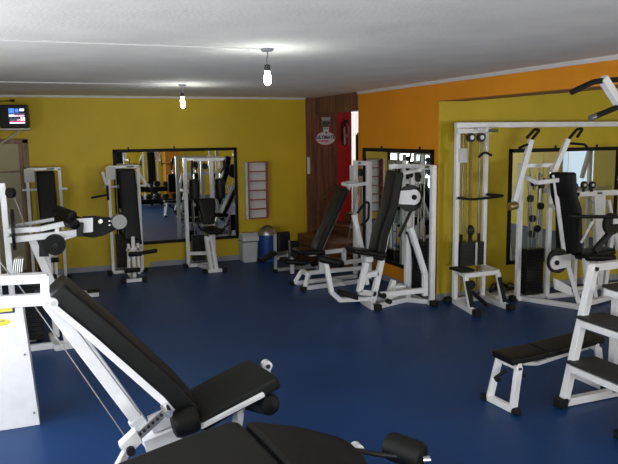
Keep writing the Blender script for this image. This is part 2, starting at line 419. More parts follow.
bulb((1.695, 4.991, 0), 2.585, 2.475, 'bare lit bulb hanging nearest the camera, high in the photo', 'bare hanging bulbs')
tag(obj('ceiling_cable', MB().path([(XL, 8.62, HC-.006), (1.82, 8.66, HC-.006)], .009), 'trim'), 'white cable clipped across the ceiling to the bulb near the back wall', 'cable')
tag(obj('ceiling_cable', MB().path([(XL, 5.05, HC-.006), (1.69, 4.99, HC-.006)], .007), 'trim'), 'white cable clipped across the ceiling to the nearer bulb', 'cable')

# mirrors
def mirror(name, A, B, z0, z1, nrm, splits, label, hooks=()):
    A = V(A); B = V(B); nrm = V(nrm); d = (B-A).normalized(); o = nrm*.012
    t = thing(name, label, 'mirror', ((A.x+B.x)/2, (A.y+B.y)/2, z0))
    f = MB(); th = .05
    for z in (z0+th/2, z1-th/2): f.bar(V((A.x, A.y, z))+o, V((B.x, B.y, z))+o, .024, th)
    for P in (A+d*th/2, B-d*th/2): f.bar(V((P.x, P.y, z0))+o, V((P.x, P.y, z1))+o, abs(d.x)*th+abs(d.y)*.024, abs(d.y)*th+abs(d.x)*.024) if abs(d.x) > .5 else f.box(V((P.x, P.y, z0))+o-V((.012, th/2, 0)), V((P.x, P.y, z1))+o+V((.012, th/2, 0)))
    obj('frame', f, 'frame', t, False)
    ks = [0]+list(splits)+[1]
    for a, b_ in zip(ks, ks[1:]):
        P = A.lerp(B, a)+nrm*.006; Q = A.lerp(B, b_)+nrm*.006
        g_ = MB().box(V((P.x, P.y, z0+.02))-nrm*.005+d*.003, V((Q.x, Q.y, z1-.02))+nrm*.002-d*.003)
        obj('mirror_pane', g_, 'mirror', t, False)
    for h in hooks:
        P = A.lerp(B, h); obj('hook', MB().bar(V((P.x, P.y, z1))+o, V((P.x, P.y, z1+.035))+o, .02), 'frame', t)
mirror('wall_mirror', (1.219, YB, 0), (3.235, YB, 0), .375, 1.916, (0, -1, 0), (.545,), 'large black framed mirror on the yellow back wall behind two machines', (.12, .48))
mirror('wall_mirror', (XR, 9.34, 0), (XR, 7.386, 0), .27, 1.905, (-1, 0, 0), (.5,), 'black framed mirror on the orange wall behind the inclined pad machine', (.3, .83))
mirror('wall_mirror', (5.745, YM, 0), (7.62, YM, 0), .376, 1.895, (0, -1, 0), (.30, .52), 'black framed mirror on the recessed olive wall at the right', (.4, .78))

# pigeonhole shelf on the back wall
t = thing('pigeonhole_shelf', 'narrow wall unit of six open pale shelves with red-brown edges', 'shelf', (3.56, 11.1, .70))
x0, x1, z0, z1 = 3.40, 3.745, .70, 1.668
obj('back_panel', MB().box((x0, YB-.012, z0), (x1, YB-.002, z1)), 'shelfin', t, False)
obj('side_panel', MB().box((x0-.05, YB-.10, z0), (x0-.01, YB-.002, z1), .003), 'shelfin', t, False)
obj('side_panel', MB().box((x0-.01, YB-.13, z0), (x0+.008, YB-.012, z1), .002), 'redbrown', t, False)
obj('side_panel', MB().box((x1-.012, YB-.13, z0), (x1+.004, YB-.012, z1), .002), 'redbrown', t, False)
for k in range(7):
    z = z0+(z1-z0-.014)*k/6; obj('shelf_board', MB().box((x0+.008, YB-.13, z), (x1-.012, YB-.012, z+.014)), 'redbrown', t, False)

# bins
t = thing('swing_bin', 'grey-white plastic swing-top bin on the floor beside the blue bin', 'bin', (3.33, 11.0, 0))
def taper(c, w0, w1, z0, z1, bev):
    mb = MB(); q = bmesh.new(); a = [q.verts.new((c[0]+sx*w0, c[1]+sy*w0, z0)) for sx, sy in ((-1, -1), (1, -1), (1, 1), (-1, 1))]
    b_ = [q.verts.new((c[0]+sx*w1, c[1]+sy*w1, z1)) for sx, sy in ((-1, -1), (1, -1), (1, 1), (-1, 1))]
    q.faces.new(a[::-1]); q.faces.new(b_)
    for k in range(4): q.faces.new((a[k], a[(k+1) % 4], b_[(k+1) % 4], b_[k]))
    bmesh.ops.bevel(q, geom=q.edges[:], offset=bev, segments=2, affect='EDGES'); mb.merge(q); return mb
obj('body', taper((3.33, 11.0), .115, .135, 0, .345, .012), 'bincol', t)
obj('rim', MB().box((3.207, 10.862, .345), (3.483, 11.138, .36), .004), 'blk', t)
lid = MB().prism([(3.202, 10.86, .36), (3.202, 11.14, .36), (3.202, 11.12, .43), (3.202, 11.04, .485), (3.202, 10.96, .485), (3.202, 10.88, .43)], (.286, 0, 0), .008)
lo = obj('lid', lid, 'bincol', t)
obj('flap', MB().bar((3.245, 10.912, .455), (3.445, 10.912, .455), .05, .004, upv=V((0, -.6, .75))), 'bincol', lo)
t = thing('pedestal_bin', 'round blue bin with steel domed top against the yellow wall', 'bin', (3.665, 10.97, 0))
obj('body', MB().cyl((3.665, 10.97, 0), (3.665, 10.97, .44), .155, n=36), 'blue', t)
dm = obj('lid', MB().lathe((3.665, 10.97, .44), (0, 0, 1), [(0, 0), (0, .165), (.035, .168), (.07, .150), (.11, .115), (.14, .06), (.15, 0)], 36), 'steel', t)
obj('opening', MB().lathe((3.655, 10.90, .53), (-.1, -.65, .75), [(-.01, 0), (-.01, .09), (.022, .085), (.026, 0)], 24), 'blk', dm)

# notice on the wood strip, sign, extinguisher
tag(obj('paper_notice', MB().box((4.50, YB-.026, 1.43), (4.555, YB-.0215, 1.72)), 'paper', smooth=False), 'narrow pale paper notice on the dark wood strip at the corner', 'notice')
sg = thing('wall_sign', 'oval white sign with red rim and lettering on the dark boards', 'sign', (4.865, YB-.03, 1.95))
SY = YB-.022
def oval(cx, cz, a, b_, y, n=40): return [(cx+a*math.cos(k*2*math.pi/n), y, cz+b_*math.sin(k*2*math.pi/n)) for k in range(n)]
obj('rim', MB().prism(oval(4.855, 2.045, .195, .125, SY), (0, -.008, 0)), 'redink', sg, False)
obj('plate', MB().prism(oval(4.855, 2.045, .181, .112, SY-.008), (0, -.004, 0)), 'signw', sg, False)
text('lettering', 'ULTIMATE', .080, (4.855, SY-.0135, 2.060), 'blk', sg, bold=.003, xs=.96)
text('script_lettering', 'europe', .07, (4.825, SY-.0135, 2.000), 'redink', sg, bold=.002)
obj('neck', MB().prism([(4.82, SY, 2.15), (4.91, SY, 2.15), (4.92, SY, 2.24), (4.81, SY, 2.24)], (0, -.014, 0)), 'signw', sg, False)
obj('blue_mark', MB().prism(oval(4.865, 2.145, .02, .022, SY-.0145, 16), (0, -.003, 0)).prism(oval(4.84, 2.215, .016, .014, SY-.0145, 12), (0, -.003, 0)).prism(oval(4.885, 2.215, .016, .014, SY-.0145, 12), (0, -.003, 0)), 'blueink', sg, False)
sp = thing('door_plaque', 'grey plaque with yellow lettering bar mounted above the oval sign', 'sign', (4.865, YB-.03, 2.26))
obj('plate', MB().prism([(4.785, SY, 2.27), (4.945, SY, 2.27), (4.95, SY, 2.345), (4.78, SY, 2.345)], (0, -.01, 0), .003), 'greyink', sp, False)
obj('nameplate', MB().box((4.80, SY-.014, 2.283), (4.93, SY-.0101, 2.333)), 'blk', sp, False)
obj('yellow_bar', MB().box((4.815, SY-.017, 2.298), (4.915, SY-.0141, 2.318)), 'olive', sp, False)
obj('crest', MB().prism([(4.80, SY, 2.35), (4.93, SY, 2.35), (4.955, SY, 2.41), (4.775, SY, 2.41)], (0, -.01, 0)), 'grey', sp, False)
ex = thing('fire_extinguisher', 'red fire extinguisher hanging on the red wall by the doorway', 'extinguisher', (5.20, YB-.09, 1.85))
obj('cylinder', MB().lathe((5.21, YB-.085, 1.92), (0, 0, 1), [(0, 0), (0, .06), (.02, .068), (.31, .068), (.35, .045), (.37, .022), (.39, .02), (.39, 0)]), 'redgloss', ex)
obj('valve', MB().box((5.17, YB-.12, 2.30), (5.25, YB-.06, 2.34), .008).bar((5.15, YB-.09, 2.36), (5.27, YB-.09, 2.345), .02), 'iron', ex)
obj('hose', MB().path([(5.18, YB-.1, 2.33), (5.125, YB-.1, 2.30), (5.12, YB-.1, 2.05), (5.14, YB-.1, 2.0)], .012), 'iron', ex)
obj('label_plate', MB().box((5.185, YB-.158, 2.05), (5.235, YB-.150, 2.12)), 'redbrown', ex)
obj('bracket', MB().box((5.19, YB-.03, 2.0), (5.23, YB-.0105, 2.3)), 'iron', ex)

# ------------------------------------------------------------------ chest press by the back wall (and its twin)
Yc = 10.85
t = thing('seated_press_machine', 'white machine with tall black back pad and side handles left of the big mirror', 'exercise machine', (1.31, 10.8, 0), 'seated press machines at the back wall')
pressA = t
P = lambda x, y, Y=Yc: aY(x, y, Y)
xl, xr = 1.10, 1.545
obj('upright', MB().bar((xl, Yc, .03), (xl, Yc, 1.66), .045), 'white', t)
obj('upright', MB().bar((xr, Yc, .03), (xr, Yc, 1.66), .045), 'white', t)
bars('top_bar', [((xl, Yc, 1.655), (xr+.02, Yc, 1.655))], t, w=.045)
obj('nameplate', MB().box((1.37, Yc-.028, 1.645), (1.48, Yc-.024, 1.668)), 'olive', t)
obj('sign_plate', MB().box((xl-.04, Yc-.04, 1.47), (xl+.10, Yc-.026, 1.665), .002), 'paper', t)
bars('base_frame', [((xl, Yc, .03), (xr, Yc, .03)), ((1.32, Yc, .03), (1.30, 10.1, .03)), ((1.2, 10.1, .03), (1.42, 10.1, .03))], t, w=.05)
feet(t, [(xl-.05, Yc, 0), (xr+.05, Yc, 0), (1.16, 10.1, 0), (1.46, 10.1, 0)], .07)
bars('cross_bar', [((xl-.08, Yc-.03, 1.36), (xl+.12, Yc-.03, 1.36))], t, w=.03); bars('cross_bar', [((xr-.03, Yc-.03, 1.36), (xr+.10, Yc-.03, 1.36))], t, w=.03)
obj('backrest', MB().pad([(1.345, 10.60, 1.63), (1.35, 10.50, 1.2), (1.36, 10.42, .72), (1.362, 10.40, .55)], .25, (1, 0, 0), .08, (0, -1, -.12), .025), 'black', t)
bars('backrest_bracket', [((1.33, Yc, 1.3), (1.34, 10.62, 1.3)), ((1.33, Yc, .9), (1.35, 10.53, .9))], t, w=.04)
stack('weight_stack', (1.25, Yc+.02), .18, .12, .1, .62, t)
for k in (-.04, .04): obj('guide_rod', MB().cyl((1.25+k, Yc+.02, .05), (1.25+k, Yc+.02, 1.63), .009), 'rod', t)
obj('seat_post', MB().bar((1.335, 10.22, .05), (1.335, 10.22, .66), .05).bar((1.25, 10.2, .1), (1.265, 10.2, .56), .04).bar((1.40, 10.2, .1), (1.40, 10.2, .56), .04).bar((1.23, 10.2, .47), (1.43, 10.2, .47), .04).bar((1.33, 10.22, .3), (1.33, 10.8, .3), .05), 'white', t)
obj('seat', MB().pad([(1.36, 10.44, .60), (1.36, 10.30, .59)], .24, (1, 0, 0), .07, (0, 0, 1), .02), 'black', t)
obj('roller_pad', MB().roller((1.24, 10.08, .42), (1.44, 10.08, .42), .035), 'black', t)
obj('roller_pad', MB().roller((1.44, 10.08, .43), (1.66, 10.08, .45), .03), 'black', t)
obj('roller_pad', MB().roller((1.17, 10.05, .19), (1.40, 10.05, .19), .035), 'black', t)
for sgn, xc in ((-1, 1.06), (1, 1.66)):
    a = obj('press_arm', MB().bar((xc, Yc-.05, 1.38), (xc-.04*1 if sgn < 0 else xc-.11, Yc+.02, 1.56), .035).bar((xc, Yc-.05, 1.38), (xc+.02*sgn, 10.5, 1.36), .035), 'white', t)
    hx = xc+.02*sgn; hd = MB().path([(hx, 10.5, 1.40), (hx, 10.46, 1.19)], .018)
    if sgn < 0: hd.path([(hx, 10.47, 1.27), (hx-.24, 10.40, 1.24)], .016)
    else: hd.path([(hx, 10.47, 1.27), (hx+.12, 10.40, 1.24)], .016)
    obj('handle', hd, 'rubber', a)
    obj('pivot', MB().cyl((xc-.04 if sgn < 0 else xc-.11, Yc-.02, 1.565), (xc-.04 if sgn < 0 else xc-.11, Yc+.05, 1.565), .024), 'cream', a)
twin = dup(pressA, (-1.145, 0, 0), 'white press with tall black pad at the far left, beside the framed glass door', 'seated press machines at the back wall')

for ch in list(twin.children):
    if ch.name.startswith('press_arm') or (ch.name.startswith('roller_pad') and ch.data.vertices[0].co.x > .0):
        for g_ in list(ch.children): bpy.data.objects.remove(g_)
        bpy.data.objects.remove(ch)
bars('front_foot', [((.20, 10.1, .03), (.66, 9.36, .04)), ((.60, 9.33, .04), (.74, 9.36, .04))], twin, w=.06)
obj('rubber_foot', MB().box((.60, 9.30, .072), (.76, 9.40, .10), .006), 'rubber', twin)
# ------------------------------------------------------------------ pec deck
t = thing('pec_deck_machine', 'white machine with two hanging black arm pads in front of the big mirror', 'exercise machine', (2.5, 10.7, 0))
Yp_ = 10.9
bars('upright', [((2.285, Yp_, .03), (2.285, Yp_, 1.76))], t, w=.055)
bars('upright', [((2.71, Yp_, .03), (2.71, Yp_, 1.72))], t, w=.06)
bars('top_frame', [((2.26, Yp_, 1.755), (2.84, Yp_, 1.755)), ((2.31, Yp_, 1.75), (2.36, 10.45, 1.75)), ((2.82, Yp_, 1.75), (2.80, 10.45, 1.75)), ((2.36, 10.45, 1.75), (2.80, 10.45, 1.75)), ((2.84, Yp_, 1.75), (2.84, Yp_, 1.58))], t, w=.045)
bars('base_frame', [((2.285, Yp_, .03), (2.75, Yp_, .03)), ((2.45, Yp_, .03), (2.58, 10.3, .03)), ((2.46, 10.3, .03), (2.68, 10.3, .03)), ((2.30, Yp_, .23), (2.70, 10.75, .23))], t, w=.055)
feet(t, [(2.24, Yp_, 0), (2.42, 10.3, 0), (2.73, 10.3, 0)], .07)
bars('seat_post', [((2.52, 10.32, .05), (2.475, 10.42, .56)), ((2.60, 10.32, .05), (2.55, 10.42, .60)), ((2.475, 10.42, .52), (2.56, 10.42, .52))], t, w=.05)
obj('seat', MB().pad([(2.58, 10.62, .69), (2.60, 10.28, .665)], .28, (1, .1, 0), .07, (0, 0, 1), .025, .24), 'black', t)
obj('backrest', MB().pad([(2.56, 10.66, 1.13), (2.58, 10.60, .72)], .30, (1, 0, 0), .08, (0, -1, 0), .03, .2), 'black', t)
bars('backrest_bracket', [((2.56, Yp_, .95), (2.57, 10.68, .95))], t, w=.05)
for k, (sx, px, ang_) in enumerate(((2.30, 2.30, 0), (2.80, 2.705, 0))):
    a = obj('swing_arm', MB().bar((sx, 10.45, 1.74), (sx, 10.42, 1.62), .035).path([(sx-.02*(1 if k == 0 else -1), 10.40, 1.67), (px-.01, 10.36, 1.50)], .016), 'iron', t)
    obj('chrome_collar', MB().cyl((px, 10.36, 1.44), (px, 10.36, 1.54), .02), 'chrome', a)
    obj('arm_pad', MB().roller((px, 10.35, 1.14), (px, 10.35, 1.46), .08), 'black', a)
stack('weight_stack', (2.46, Yp_+.02), .2, .12, .1, .52, t)
for k in (-.05, .05): obj('guide_rod', MB().cyl((2.46+k, Yp_+.02, .05), (2.46+k, Yp_+.02, 1.73), .009), 'rod', t)
obj('pulley', MB().cyl((2.60, Yp_-.06, 1.63), (2.60, Yp_-.03, 1.63), .05), 'iron', t)
obj('handle', MB().path([(2.40, 10.45, .78), (2.36, 10.4, .9), (2.34, 10.35, .75), (2.40, 10.4, .66), (2.46, 10.45, .66)], .015), 'iron', t)
obj('handle', MB().path([(2.78, 10.45, .68), (2.83, 10.4, .72), (2.84, 10.38, .80)], .015), 'iron', t)

# ------------------------------------------------------------------ abductor machine in front of the bins
t = thing('hip_abductor_machine', 'low grey-framed machine with black knee pads beside the bins and stairs', 'exercise machine', (3.65, 9.9, 0))
bars('frame', [((3.43, 9.9, .05), (3.43, 9.9, .60)), ((3.41, 9.9, .04), (4.25, 9.9, .04)), ((3.43, 9.9, .32), (3.27, 9.75, .30)), ((4.2, 9.6, .04), (4.2, 10.2, .04)), ((3.70, 9.9, .04), (3.80, 9.9, .3)), ((3.45, 9.9, .22), (3.95, 9.9, .30))], t, 'grey', .045)
obj('seat_post', MB().bar((3.60, 9.62, .02), (3.60, 9.62, .25), .055).bar((3.60, 9.62, .22), (3.65, 9.9, .26), .05), 'white', t)
obj('knee_pad', MB().pad([(3.56, 9.85, .63), (3.56, 9.85, .33)], .22, (1, 0, 0), .08, (0, -1, 0), .03), 'black', t)
obj('knee_pad', MB().pad([(3.67, 9.72, .50), (3.68, 9.72, .18)], .18, (1, -.2, 0), .08, (-.2, -1, 0), .03), 'black', t)
obj('chrome_post', MB().bar((3.58, 9.66, .22), (3.575, 9.66, .52), .03), 'chrome', t)
obj('seat', MB().pad([(3.48, 9.72, .245), (3.78, 9.62, .225)], .32, (0, 1, 0), .07, (0, 0, 1), .025), 'black', t)
obj('foot_plate', MB().pad([(3.12, 9.72, .25), (3.37, 9.74, .37)], .20, (0, 1, 0), .05, (-.3, 0, 1), .02), 'black', t)
obj('backrest', MB().pad([(3.98, 9.95, .33), (4.14, 9.98, .28)], .30, (0, 1, 0), .08, (0, 0, 1), .025), 'black', t)
obj('side_pad', MB().roller((3.85, 9.45, .17), (4.08, 9.5, .20), .045), 'black', t)
bars('side_lever', [((3.66, 9.5, .12), (4.05, 9.6, .17)), ((3.98, 9.55, .04), (4.0, 9.6, .2))], t, 'grey', .03)
feet(t, [(3.43, 9.9, 0), (4.2, 9.62, 0), (4.2, 10.18, 0)], .06)

# ------------------------------------------------------------------ leg machine with long inclined pad
Yg = 8.7
G = lambda x, y, Y=Yg: aY(x, y, Y)
t = thing('incline_leg_machine', 'white machine with long slanted black pad in front of the wooden doorway', 'exercise machine', (3.9, Yg, 0))
gx0, gx1, gy0, gy1 = 4.38, 4.40, 9.02, 8.62
obj('upright', MB().bar((gx0, gy0, .03), (gx0, gy0, 1.69), .06), 'white', t)
obj('upright', MB().bar((gx1, gy1, .03), (gx1, gy1, 1.67), .06), 'white', t)
bars('top_bar', [((gx0, gy0+.03, 1.70), (gx1, gy1-.03, 1.70))], t, w=.06)
obj('nameplate', MB().box((gx0-.034, 8.78, 1.685), (gx0-.030, 8.86, 1.715)), 'olive', t)
obj('sign_plate', MB().box((gx0-.05, gy0-.02, 1.36), (gx0-.035, gy0+.09, 1.66)), 'paper', t)
bars('cross_bar', [((4.40, 8.66, 1.42), (4.10, 8.66, 1.40)), ((4.12, 8.66, 1.40), (4.12, 8.9, 1.41)), ((4.38, 8.94, 1.44), (4.12, 8.9, 1.41))], t, w=.045)
obj('backrest', MB().pad([(4.02, 8.72, 1.38), (3.78, 8.72, .92), (3.56, 8.72, .50)], .30, (0, 1, 0), .075, (-.88, 0, .47), .025), 'matt', t)
bars('backrest_frame', [((4.14, 8.72, 1.38), (3.68, 8.72, .48))], t, w=.04)
obj('seat', MB().pad([(3.70, 8.72, .53), (3.33, 8.72, .55)], .34, (0, 1, 0), .065, (0, 0, 1), .025), 'black', t)
bars('seat_frame', [((3.52, 8.72, .465), (4.06, 8.72, .485)), ((4.05, 8.72, .5), (4.05, 8.72, .28)), ((3.70, 8.72, .2), (3.70, 8.72, .46)), ((4.05, 8.72, .30), (4.38, 8.8, .30))], t, w=.055)
bars('base_frame', [((3.44, 8.72, .20), (4.38, 8.74, .20)), ((3.38, 8.55, .03), (4.38, 8.65, .03)), ((3.38, 8.90, .03), (4.38, 8.98, .03)), ((3.37, 8.52, .03), (3.46, 8.60, .22)), ((3.37, 8.92, .03), (3.46, 8.84, .22)), ((3.46, 8.58, .21), (3.46, 8.86, .21)), ((3.98, 8.56, .03), (3.98, 9.0, .03))], t, w=.055)
feet(t, [(3.35, 8.52, 0), (3.35, 8.93, 0), (4.38, 8.62, 0), (4.38, 9.02, 0)], .075)
obj('roller_pad', MB().roller((3.66, 8.42, .42), (3.66, 8.68, .42), .06), 'black', t)
obj('roller_pad', MB().roller((3.86, 8.35, .36), (3.72, 8.60, .36), .055), 'black', t)
bars('lever', [((3.66, 8.70, .42), (3.80, 8.70, .30)), ((3.80, 8.7, .3), (3.95, 8.72, .30))], t, w=.04)
stack('weight_stack', (4.44, 8.82), .12, .22, .08, .42, t, 9)
for k in (-.06, .06): obj('guide_rod', MB().cyl((4.42, 8.82+k, .05), (4.42, 8.82+k, 1.67), .009), 'rod', t)
obj('pulley', MB().cyl((4.34, 8.80, 1.57), (4.37, 8.80, 1.57), .055), 'iron', t)
obj('cable', MB().path([(4.36, 8.80, 1.55), (4.10, 8.72, .55)], .004, 6).path([(4.36, 8.85, 1.55), (4.38, 8.85, .45)], .004, 6), 'cable', t)
obj('handle', MB().path([(4.30, 8.55, 1.08), (4.22, 8.42, 1.10), (4.20, 8.40, .92), (4.28, 8.5, .80)], .014), 'iron', t)

# ------------------------------------------------------------------ chest press in front of the orange wall mirror
t = thing('chest_press_machine', 'white chest press with a slanted black backrest in front of the orange wall mirror', 'exercise machine', (4.1, 7.4, 0))
hx, hy0, hy1 = 4.50, 7.12, 7.62
obj('upright', MB().bar((hx, hy0, .03), (hx, hy0, 1.69), .06), 'white', t)
obj('upright', MB().bar((hx, hy1, .03), (hx, hy1, 1.69), .055), 'white', t)
bars('top_bar', [((hx, hy0-.03, 1.70), (hx, hy1+.03, 1.70)), ((hx, hy1, 1.70), (4.18, 7.62, 1.70))], t, w=.055)
obj('nameplate', MB().box((hx-.034, 7.16, 1.685), (hx-.030, 7.26, 1.72)), 'olive', t)
bars('base_frame', [((hx, hy0, .03), (hx, hy1, .03)), ((hx, 7.2, .03), (4.30, 7.42, .03)), ((4.32, 7.42, .03), (3.74, 7.22, .03)), ((3.74, 7.2, .03), (3.78, 7.62, .03)), ((4.32, 7.44, .03), (3.80, 7.60, .03))], t, w=.06)
feet(t, [(4.50, 7.07, 0), (3.78, 7.18, 0), (3.74, 7.62, 0), (hx, 7.66, 0)], .085)
bars('seat_post', [((3.80, 7.36, .05), (3.93, 7.36, .58)), ((3.62, 7.36, .20), (3.72, 7.36, .56)), ((3.70, 7.36, .40), (3.88, 7.36, .42)), ((3.70, 7.36, .60), (3.80, 7.36, .60)), ((3.62, 7.36, .2), (3.84, 7.36, .16))], t, w=.065)
obj('seat', MB().pad([(3.92, 7.36, .68), (3.50, 7.36, .76)], .34, (0, 1, 0), .06, (0, 0, 1), .02, .28), 'black', t)
obj('backrest', MB().pad([(4.07, 7.38, 1.67), (3.99, 7.38, 1.25), (3.86, 7.38, .90), (3.80, 7.38, .60)], .28, (0, 1, 0), .11, (-1, 0, .25), .03), 'black', t)
bars('backrest_frame', [((4.20, 7.38, 1.64), (3.95, 7.38, .58)), ((4.18, 7.38, 1.62), (4.50, 7.4, 1.66))], t, w=.04)
cam_ = obj('cam_disc', MB().cyl((4.30, 7.30, 1.32), (4.30, 7.335, 1.32), .165, n=36), 'iron', t)
pl = [(4.12, 7.28, 1.42), (4.12, 7.28, 1.26)]+[(4.33+.095*math.cos(a), 7.28, 1.335+.095*math.sin(a)) for a in [math.radians(x_) for x_ in range(-110, 111, 20)]]
obj('cam_plate', MB().prism(pl, (0, .018, 0)), 'white', cam_); obj('hub', MB().cyl((4.33, 7.265, 1.335), (4.33, 7.28, 1.335), .032), 'rubber', cam_)
bars('column', [((4.33, 7.42, .05), (4.33, 7.42, 1.30))], t, w=.07)
bars('brace', [((4.36, 7.36, 1.2), (4.16, 7.34, .85)), ((4.48, 7.4, .3), (4.30, 7.4, .9))], t, 'iron', .03)
a = bars('press_arm', [((4.19, 7.12, .99), (4.40, 7.12, .40), .06), ((4.40, 7.12, .42), (4.40, 7.12, .13), .06), ((4.42, 7.12, .20), (3.80, 7.14, .20), .06)], t)
obj('pivot', MB().cyl((3.82, 7.09, .19), (3.82, 7.16, .19), .035).cyl((3.90, 7.09, .11), (3.90, 7.16, .11), .03), 'rubber', a)
bars('press_arm', [((3.68, 7.62, 1.12), (3.80, 7.62, .62), .055), ((3.80, 7.62, .64), (3.86, 7.62, .22), .05)], t)
obj('handle', MB().path([(3.72, 7.60, 1.14), (3.78, 7.52, 1.28), (3.80, 7.45, 1.28), (3.78, 7.42, 1.08), (3.72, 7.5, 1.0)], .016), 'rubber', t)
fl = obj('foot_lever', MB().bar((3.17, 7.35, .63), (3.25, 7.35, .23), .055).bar((3.25, 7.35, .235), (3.36, 7.35, .13), .055).bar((3.34, 7.35, .135), (3.78, 7.38, .10), .055), 'white', t)
obj('foot_pedal', MB().pad([(3.33, 7.30, .27), (3.53, 7.26, .20)], .16, (0, 1, 0), .06, (0, 0, 1), .02), 'rubber', fl)
obj('roller_pad', MB().roller((3.10, 7.35, .66), (3.32, 7.28, .60), .045), 'black', fl)
stack('weight_stack', (4.50, 7.35), .14, .26, .08, .78, t, 18)
for k in (-.07, .07): obj('guide_rod', MB().cyl((4.48, 7.36+k, .05), (4.48, 7.36+k, 1.68), .010), 'rod', t)
obj('pulley', MB().cyl((4.42, 7.36, 1.57), (4.45, 7.36, 1.57), .055), 'iron', t); obj('pulley', MB().cyl((4.42, 7.55, 1.60), (4.45, 7.55, 1.60), .045), 'iron', t)
obj('cable', MB().path([(4.44, 7.31, 1.57), (4.46, 7.31, .8)], .004, 6).path([(4.435, 7.41, 1.57), (4.34, 7.44, .3)], .004, 6), 'cable', t)
obj('linkage', MB().bar((3.98, 7.36, .08), (4.30, 7.40, .14), .05).bar((4.05, 7.4, .12), (4.12, 7.4, .30), .06).box((4.10, 7.32, .10), (4.26, 7.44, .24), .01), 'cream', t)

# ------------------------------------------------------------------ cable tower with crossover beam
Yt = 7.10
t = thing('cable_crossover_tower', 'tall white cable tower with raised weight stack, in front of the recess corner', 'exercise machine', (5.0, 6.9, 0))
obj('upright', MB().bar((4.82, Yt, .03), (4.82, Yt, 2.20), .055), 'white', t)
obj('upright', MB().bar((5.24, Yt, .03), (5.24, Yt, 2.12), .05), 'white', t)
bars('top_beam', [((4.79, Yt, 2.20), (8.1, Yt-.15, 2.20), .06, .065)], t)
bars('top_bar', [((4.79, Yt-.02, 2.13), (5.28, Yt-.02, 2.13), .07, .06), ((5.10, Yt, 2.14), (5.10, 6.9, 2.14), .05)], t)
obj('nameplate', MB().box((5.20, Yt-.066, 2.11), (5.37, Yt-.058, 2.15)), 'olive', t)
obj('upright', MB().bar((8.1, Yt-.15, .03), (8.1, Yt-.15, 2.20), .07), 'white', t)
bars('base_frame', [((4.82, Yt+.02, .03), (4.70, 6.50, .03)), ((5.24, Yt+.02, .03), (5.22, 6.56, .03)), ((4.82, Yt, .03), (5.24, Yt, .03))], t, w=.065); bars('base_frame', [((8.1, 7.2, .03), (8.1, 6.5, .03))], t, w=.065)
feet(t, [(4.75, 7.14, 0), (4.70, 6.47, 0), (5.22, 6.52, 0), (5.24, 7.16, 0)], .085)
bars('seat_frame', [((4.82, Yt-.04, .43), (4.72, 6.72, .43)), ((4.70, 6.72, .43), (5.20, 6.74, .43)), ((5.24, Yt-.04, .43), (5.19, 6.74, .43))], t, w=.055)
for p, q in (((4.71, 6.72, .42), (4.71, 6.60, .05)), ((5.19, 6.74, .42), (5.21, 6.64, .05))):
    l = bars('front_leg', [(p, q)], t, w=.05)
    pp = V(p)-V((0, .035, .05)); qq = V(q)-V((0, .03, -.03)); obj('knee_pad', MB().bar(pp, qq, .05, .03), 'rubber', l)
obj('foot_plate', MB().box((4.66, 6.74, .46), (4.86, 7.0, .49), .008), 'rubber', t)
stack('weight_stack', (5.03, Yt), .34, .13, .47, .76, t, 10)
obj('selector_plate', MB().box((5.06, Yt-.08, .47), (5.09, Yt-.068, .76)), 'steel', t)
for k in (-.12, .12): obj('guide_rod', MB().cyl((5.03+k, Yt, .05), (5.03+k, Yt, 2.12), .011), 'rod', t)
for k in (-.13, .13): obj('rod_sleeve', MB().cyl((5.03+k, Yt, .76), (5.03+k, Yt, .86), .02), 'rubber', t)
obj('stack_cap', MB().lathe((5.03, Yt-.01, .76), (0, 0, 1), [(0, 0), (0, .03), (.08, .025), (.12, .05), (.17, .05), (.21, .02), (.21, 0)]), 'iron', t)
for px_ in (4.965, 5.11):
    pu = obj('pulley', MB().cyl((px_, Yt-.09, 2.05), (px_, Yt-.05, 2.05), .055), 'iron', t)
    obj('hub', MB().cyl((px_, Yt-.105, 2.05), (px_, Yt-.092, 2.05), .025), 'white', pu)
obj('cable', MB().path([(5.0, Yt-.07, 2.05), (5.02, Yt-.02, .95)], .004, 6).path([(4.93, Yt-.07, 2.05), (4.96, Yt-.05, .1)], .004, 6).path([(5.15, Yt-.07, 2.05), (5.15, Yt-.09, 1.95)], .004, 6), 'cable', t)
obj('low_pulley', MB().cyl((5.0, Yt-.10, .23), (5.0, Yt-.04, .23), .06).bar((5.0, Yt-.1, .15), (5.06, 6.75, .02), .04), 'iron', t)
obj('floor_plate', MB().box((4.95, 6.95, .062), (5.12, 7.08, .075)), 'trim', t)
tag(obj('instruction_notice', MB().box((4.825, Yt-.042, 1.75), (4.94, Yt-.036, 1.92)).box((4.83, Yt-.043, 1.75), (4.835, Yt-.036, 1.92)), 'paper', smooth=False), 'white paper notice fixed to the cable tower upright', 'notice')
v = thing('v_bar_handle', 'small black V-shaped grip hanging from the cable tower pulley', 'handle', (5.15, Yt-.1, 1.82))
obj('grip', MB().path([(5.06, Yt-.1, 1.81), (5.15, Yt-.1, 1.875), (5.25, Yt-.1, 1.83)], .015), 'rubber', v)
obj('snap_hook', MB().path([(5.15, Yt-.1, 1.885), (5.17, Yt-.1, 1.92), (5.15, Yt-.1, 1.96)], .008), 'chrome', v)
v = thing('lat_bar', 'long black bent bar hung across the cable tower at chest height', 'bar', (5.05, 6.96, 1.3))
obj('bar', MB().path([(4.80, 7.04, 1.325), (4.92, 6.90, 1.31), (5.18, 6.86, 1.33), (5.36, 6.86, 1.34), (5.22, 7.04, 1.35)], .016), 'rubber', v)

